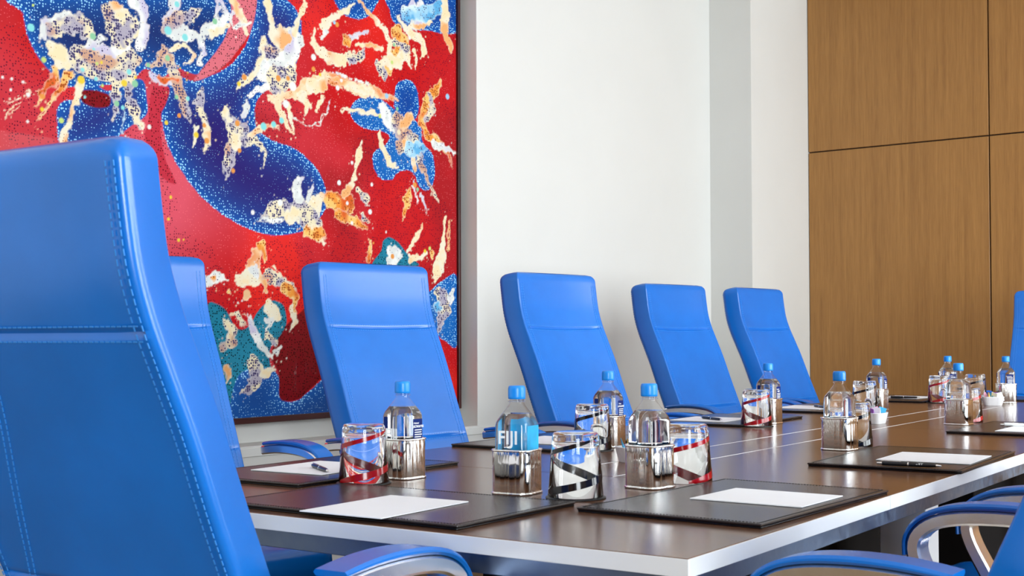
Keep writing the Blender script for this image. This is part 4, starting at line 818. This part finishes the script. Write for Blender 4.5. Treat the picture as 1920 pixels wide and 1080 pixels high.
def dress(o, face, kind, word, sub):
    if kind == 'blue':                # blue back label with white print, white brand letters on the next face
        l = face_plate(MB(), face, -.006, .0225, .052, .119).obj('label', M['label'], o, 0); tag(l, 'blue label with white print')
        m = MB(); face_text(m, face, sub, .0052, .0035, .1105, 1, .0001); face_text(m, face, word, .0062, .0085, .1035, .82, .0002)
        for k in range(9): face_plate(m, face, -.002, (.0205, .0195, .0208, .018)[k % 4], .0955-k*.0047, .0975-k*.0047, .0004, .0004)
        m.obj('print', M['ink'], l, 0)
        m = MB(); nf = dict(xp='yn', yn='xn', xn='yp', yp='xp')[face]; face_text(m, nf, 'FIJI', .031, -.002, .088, .9, .0006); tag(m.obj('lettering', M['ink'], o, 0), 'white lettering reading FIJI')
        face_plate(MB(), nf, -.0225, -.012, .100, .124).obj('label', M['label'], o, 0)
    elif kind == 'cyan':
        m = MB(); face_plate(m, 'xp', -.021, .0225, .03, .123); m.obj('label', M['cyan_print'], o, 0)
        for fc in ('yp', 'xn'): face_plate(MB(), fc, -.0225, .0225, .03, .123).obj('label', M['cyan_print'], o, 0)
        m = MB(); face_text(m, 'yn', 'FIJI', .0340, -.001, .1005, 1.02, .0007); tag(m.obj('lettering', M['ink'], o, 0), 'white lettering reading FIJI')
    else:                             # clear side towards us: narrow blue edges
        face_plate(MB(), 'yp', -.022, -.012, .04, .120).obj('label', M['label'], o, 0)
        face_plate(MB(), 'xn', .010, .022, .04, .120).obj('label', M['cyan_print'], o, 0)
def make_holder():
    t = thing('bottle_holder', '-', 'holder', (0, 0, 0), 0, 'silver bottle holders')
    h = .0385
    m = MB(); rr = lambda hh, z: rsq_ring(hh, .019+(hh-h), z)
    m.loft([rr(h-.001, .0005), rr(h, .002), rr(h, .081), rr(h-.0014, .081), rr(h-.0014, .0032), rr(h-.006, .0030)]); m.obj('cup', M['silver'], t, 40)
    for z in (.0022, .0808):
        m = MB(); pts = rsq_ring(h+.0004, .0194, z); n = len(pts); rings = []
        for p in pts:
            v = Vector((p[0], p[1], 0)).normalized()
            rings.append([tuple(Vector(p)+v*.0021*math.cos(2*PI*k/8)+Vector((0, 0, .0021*math.sin(2*PI*k/8)))) for k in range(8)])
        rings.append(rings[0]); m.loft(rings, True, False); m.obj('rim', M['silver'], t, 60)
    return t
bot = make_bottle(); hol = make_holder()
BOT = [(-1.700, 2.046, 0, 'xp', 'blue', 'ELECTROLYTES', 'Natural', 'with ELECTROLYTES label behind the front red striped tumbler'),
 (-1.355, 1.962, 6, '', 'cyan', '', '', 'coloured cyan, nearest the camera'),
 (-1.725, 2.922, 2, 'xp', 'blue', 'UNTOUCHED', 'Water', 'behind the two black striped tumblers'),
 (-1.193, 2.176, -9, '', 'clear', '', '', 'with no label, at the picture centre'),
 (-1.735, 3.984, -4, 'xp', 'blue', 'FINEST', 'Natural', 'behind the mid table red striped tumbler'),
 (-1.182, 3.16, -8, '', 'clear', '', '', 'with no label, above the pad with the pen'),
 (-1.690, 4.92, -3, 'xp', 'blue', 'FINEST', 'Natural', 'behind the tall black striped tumbler before the wood wall'),
 (-1.640, 5.70, 40, 'yn', 'blue', 'NATURE', 'From', 'half hidden behind the far red striped tumbler'),
 (-1.190, 4.254, -6, '', 'clear', '', '', 'with no label, beside the farthest right desk pad'),
 (-1.404, 5.735, 28, 'yn', 'blue', 'BOTTLED', 'Untouched', 'with dark blue label, beside the far head chair')]
HL = 'square silver holder of the bottle '
for i, (x, y, a, face, kind, word, sub, where) in enumerate(BOT):
    o = dup(bot, (x, y, TZ+.0034), R(a), 'blue capped bottle ' + where)
    dress(o, face, kind, word, sub)
    dup(hol, (x, y, TZ+.0002), R(a), HL + where)
for t in (bot, hol):
    for ch in list(t.children): D.objects.remove(ch)
    D.objects.remove(t)

# ------------------------------------------------------------------ upturned tumblers with a spiral stripe, on coasters
def make_glass():
    t = thing('tumbler', '-', 'glass', (0, 0, 0), 0, 'upturned striped tumblers')
    pf = [(.0001, .0985), (.034, .0975), (.0380, .0945), (.0395, .088), (.0478, .0012), (.0488, 0), (.0500, .0014), (.0427, .103), (.0418, .110), (.0390, .1145), (.034, .116), (.0001, .1150)]
    MB().lathe(pf, 64).obj('bowl', M['glass'], t, 45)
    return t
def stripe(o, col, ph, turns=1.45, z0=.004, z1=.106, w0=.0145, w1=.0070):
    m = MB(); n = 90; rings = []
    rad = lambda z: .0501 + (.0424-.0501)*z/.104
    for i in range(n+1):
        t = i/n; a = ph+2*PI*turns*t; z = z0+(z1-z0)*(t**1.05); w = (w0+(w1-w0)*t)*(.35+.65*min(1, t*12, (1-t)*8))
        ring = []
        for dz, dr in ((-w/2, -.0002), (-w/2, .0007), (w/2, .0007), (w/2, -.0002)):
            zz = min(max(z+dz, .0008), .110); r = rad(zz)+dr; ring.append((r*math.cos(a), r*math.sin(a), zz))
        rings.append(ring)
    return tag(m.loft(rings).obj('stripe', M[col+'_glass'], o, 40), 'dark %s spiral stripe' % col if col == 'red' else 'black spiral stripe')
gl = make_glass()
coa = MB().lathe([(.0001, 0), (.053, 0), (.0545, .0008), (.0545, .0022), (.053, .003), (.0001, .003)], 40).obj('coaster', M['coaster'], None)
tag(coa, '-', 'coaster', 'black round coasters under glasses')
GL = [(-1.700, 1.925, 'red', -115, True, 'in front left, beside the ELECTROLYTES labelled bottle'),
 (-1.226, 1.961, 'black', -160, True, 'nearest the camera, right of the cyan bottle'),
 (-1.703, 2.805, 'black', -130, True, 'right behind the nearest black striped one'),
 (-1.176, 2.300, 'red', -60, False, 'right of the clear bottle near the picture centre'),
 (-1.709, 3.828, 'red', -115, True, 'mid table before the fourth wall side chair'),
 (-1.190, 3.280, 'black', -70, False, 'half hidden behind the clear bottle above the pen'),
 (-1.690, 4.785, 'black', -100, True, 'in mid distance with a bottle right behind it'),
 (-1.640, 5.575, 'red', -110, True, 'farthest back before the wood panels'),
 (-1.200, 4.390, 'red', -70, False, 'half hidden behind the clear bottle far right'),
 (-1.590, 5.950, 'black', -100, False, 'farthest of all, left of the dark labelled bottle')]
for i, (x, y, c, ph, cs, where) in enumerate(GL):
    o = dup(gl, (x, y, TZ+(.0034 if cs else .0002)), 0, 'upturned tumbler with %s spiral stripe %s' % (c, where))
    stripe(o, c, R(ph))
    if cs: dup(coa, (x, y, TZ+.0002), 0, 'black coaster under the %s striped tumbler %s' % (c, where))
for ch in list(gl.children): D.objects.remove(ch)
D.objects.remove(gl); D.objects.remove(coa)

# ------------------------------------------------------------------ fluted porcelain dishes with sachets
def make_dish():
    m = MB(); n = 96
    def ring(s, z, fl):
        out = []
        for i in range(n):
            a = 2*PI*i/n; c, q = math.cos(a), math.sin(a); e = .5
            x = math.copysign(abs(c)**e, c)*.042*s; y = math.copysign(abs(q)**e, q)*.030*s; k = 1+fl*math.cos(28*a)
            out.append((x*k, y*k, z))
        return out
    m.loft([ring(.80, 0, .0), ring(.83, .002, .012), ring(1.0, .032, .016), ring(1.04, .0345, .008), ring(1.03, .036, 0), ring(.98, .0355, 0), ring(.90, .012, 0), ring(.78, .006, 0)])
    return m.obj('sugar_dish', M['porcelain'], None, 40)
ds = make_dish(); tag(ds, '-', 'dish', 'fluted white sachet dishes')
SET = [(-1.464, 2.600, 60, 'at the picture centre between bottles', ['cyan', 'amber', 'white', 'navy', 'purple']),
       (-1.432, 4.160, 85, 'right of the tall black striped tumbler', ['purple', 'white', 'pink', 'cyan']),
       (-1.395, 5.485, 20, 'beside the dark labelled far bottle', ['pink', 'yellow', 'cyan', 'white', 'purple', 'white'])]
for i, (x, y, a, where, cols) in enumerate(SET):
    lab = 'small fluted white porcelain dish of sachets ' + where
    if i == 0: ds.location = (x, y, TZ+.0002); ds.rotation_euler.z = R(a); ds['label'] = lab
    else: dup(ds, (x, y, TZ+.0002), R(a), lab)
    for j, c in enumerate(cols):
        m = MB(); w, h, t = .0135, .019, .0022; rings = []
        for zz, tt in ((-h, .0004), (-h*.8, .0006), (-h*.4, t), (h*.3, t), (h*.8, .0006), (h, .0004)):
            rings.append([(-w, -tt, zz), (w, -tt, zz), (w, tt, zz), (-w, tt, zz)])
        m.loft(rings); q = len(cols)
        o = m.obj('sachet', M['sachet_'+c], None, 30)
        px = -.026+.052*(j/(q-1)); ca, sa = math.cos(R(a)), math.sin(R(a)); py = (-1)**j*.006
        o.location = (x+px*ca-py*sa, y+px*sa+py*ca, TZ+.0345)
        o.rotation_euler = (R(-18+12*(j % 3)), R(-16+16*(j % 3)), R(a+70+23*j))
        nm = dict(cyan='bright blue', amber='amber', white='white', navy='dark blue', purple='purple', pink='pink', yellow='yellow')[c]
        if c == 'white' and cols.count('white') > 1: nm = ('first ' if cols.index('white') == j else 'last ') + nm
        tag(o, '%s paper sachet in the white dish %s' % (nm, where), 'sachet', 'sachets in the white dishes')
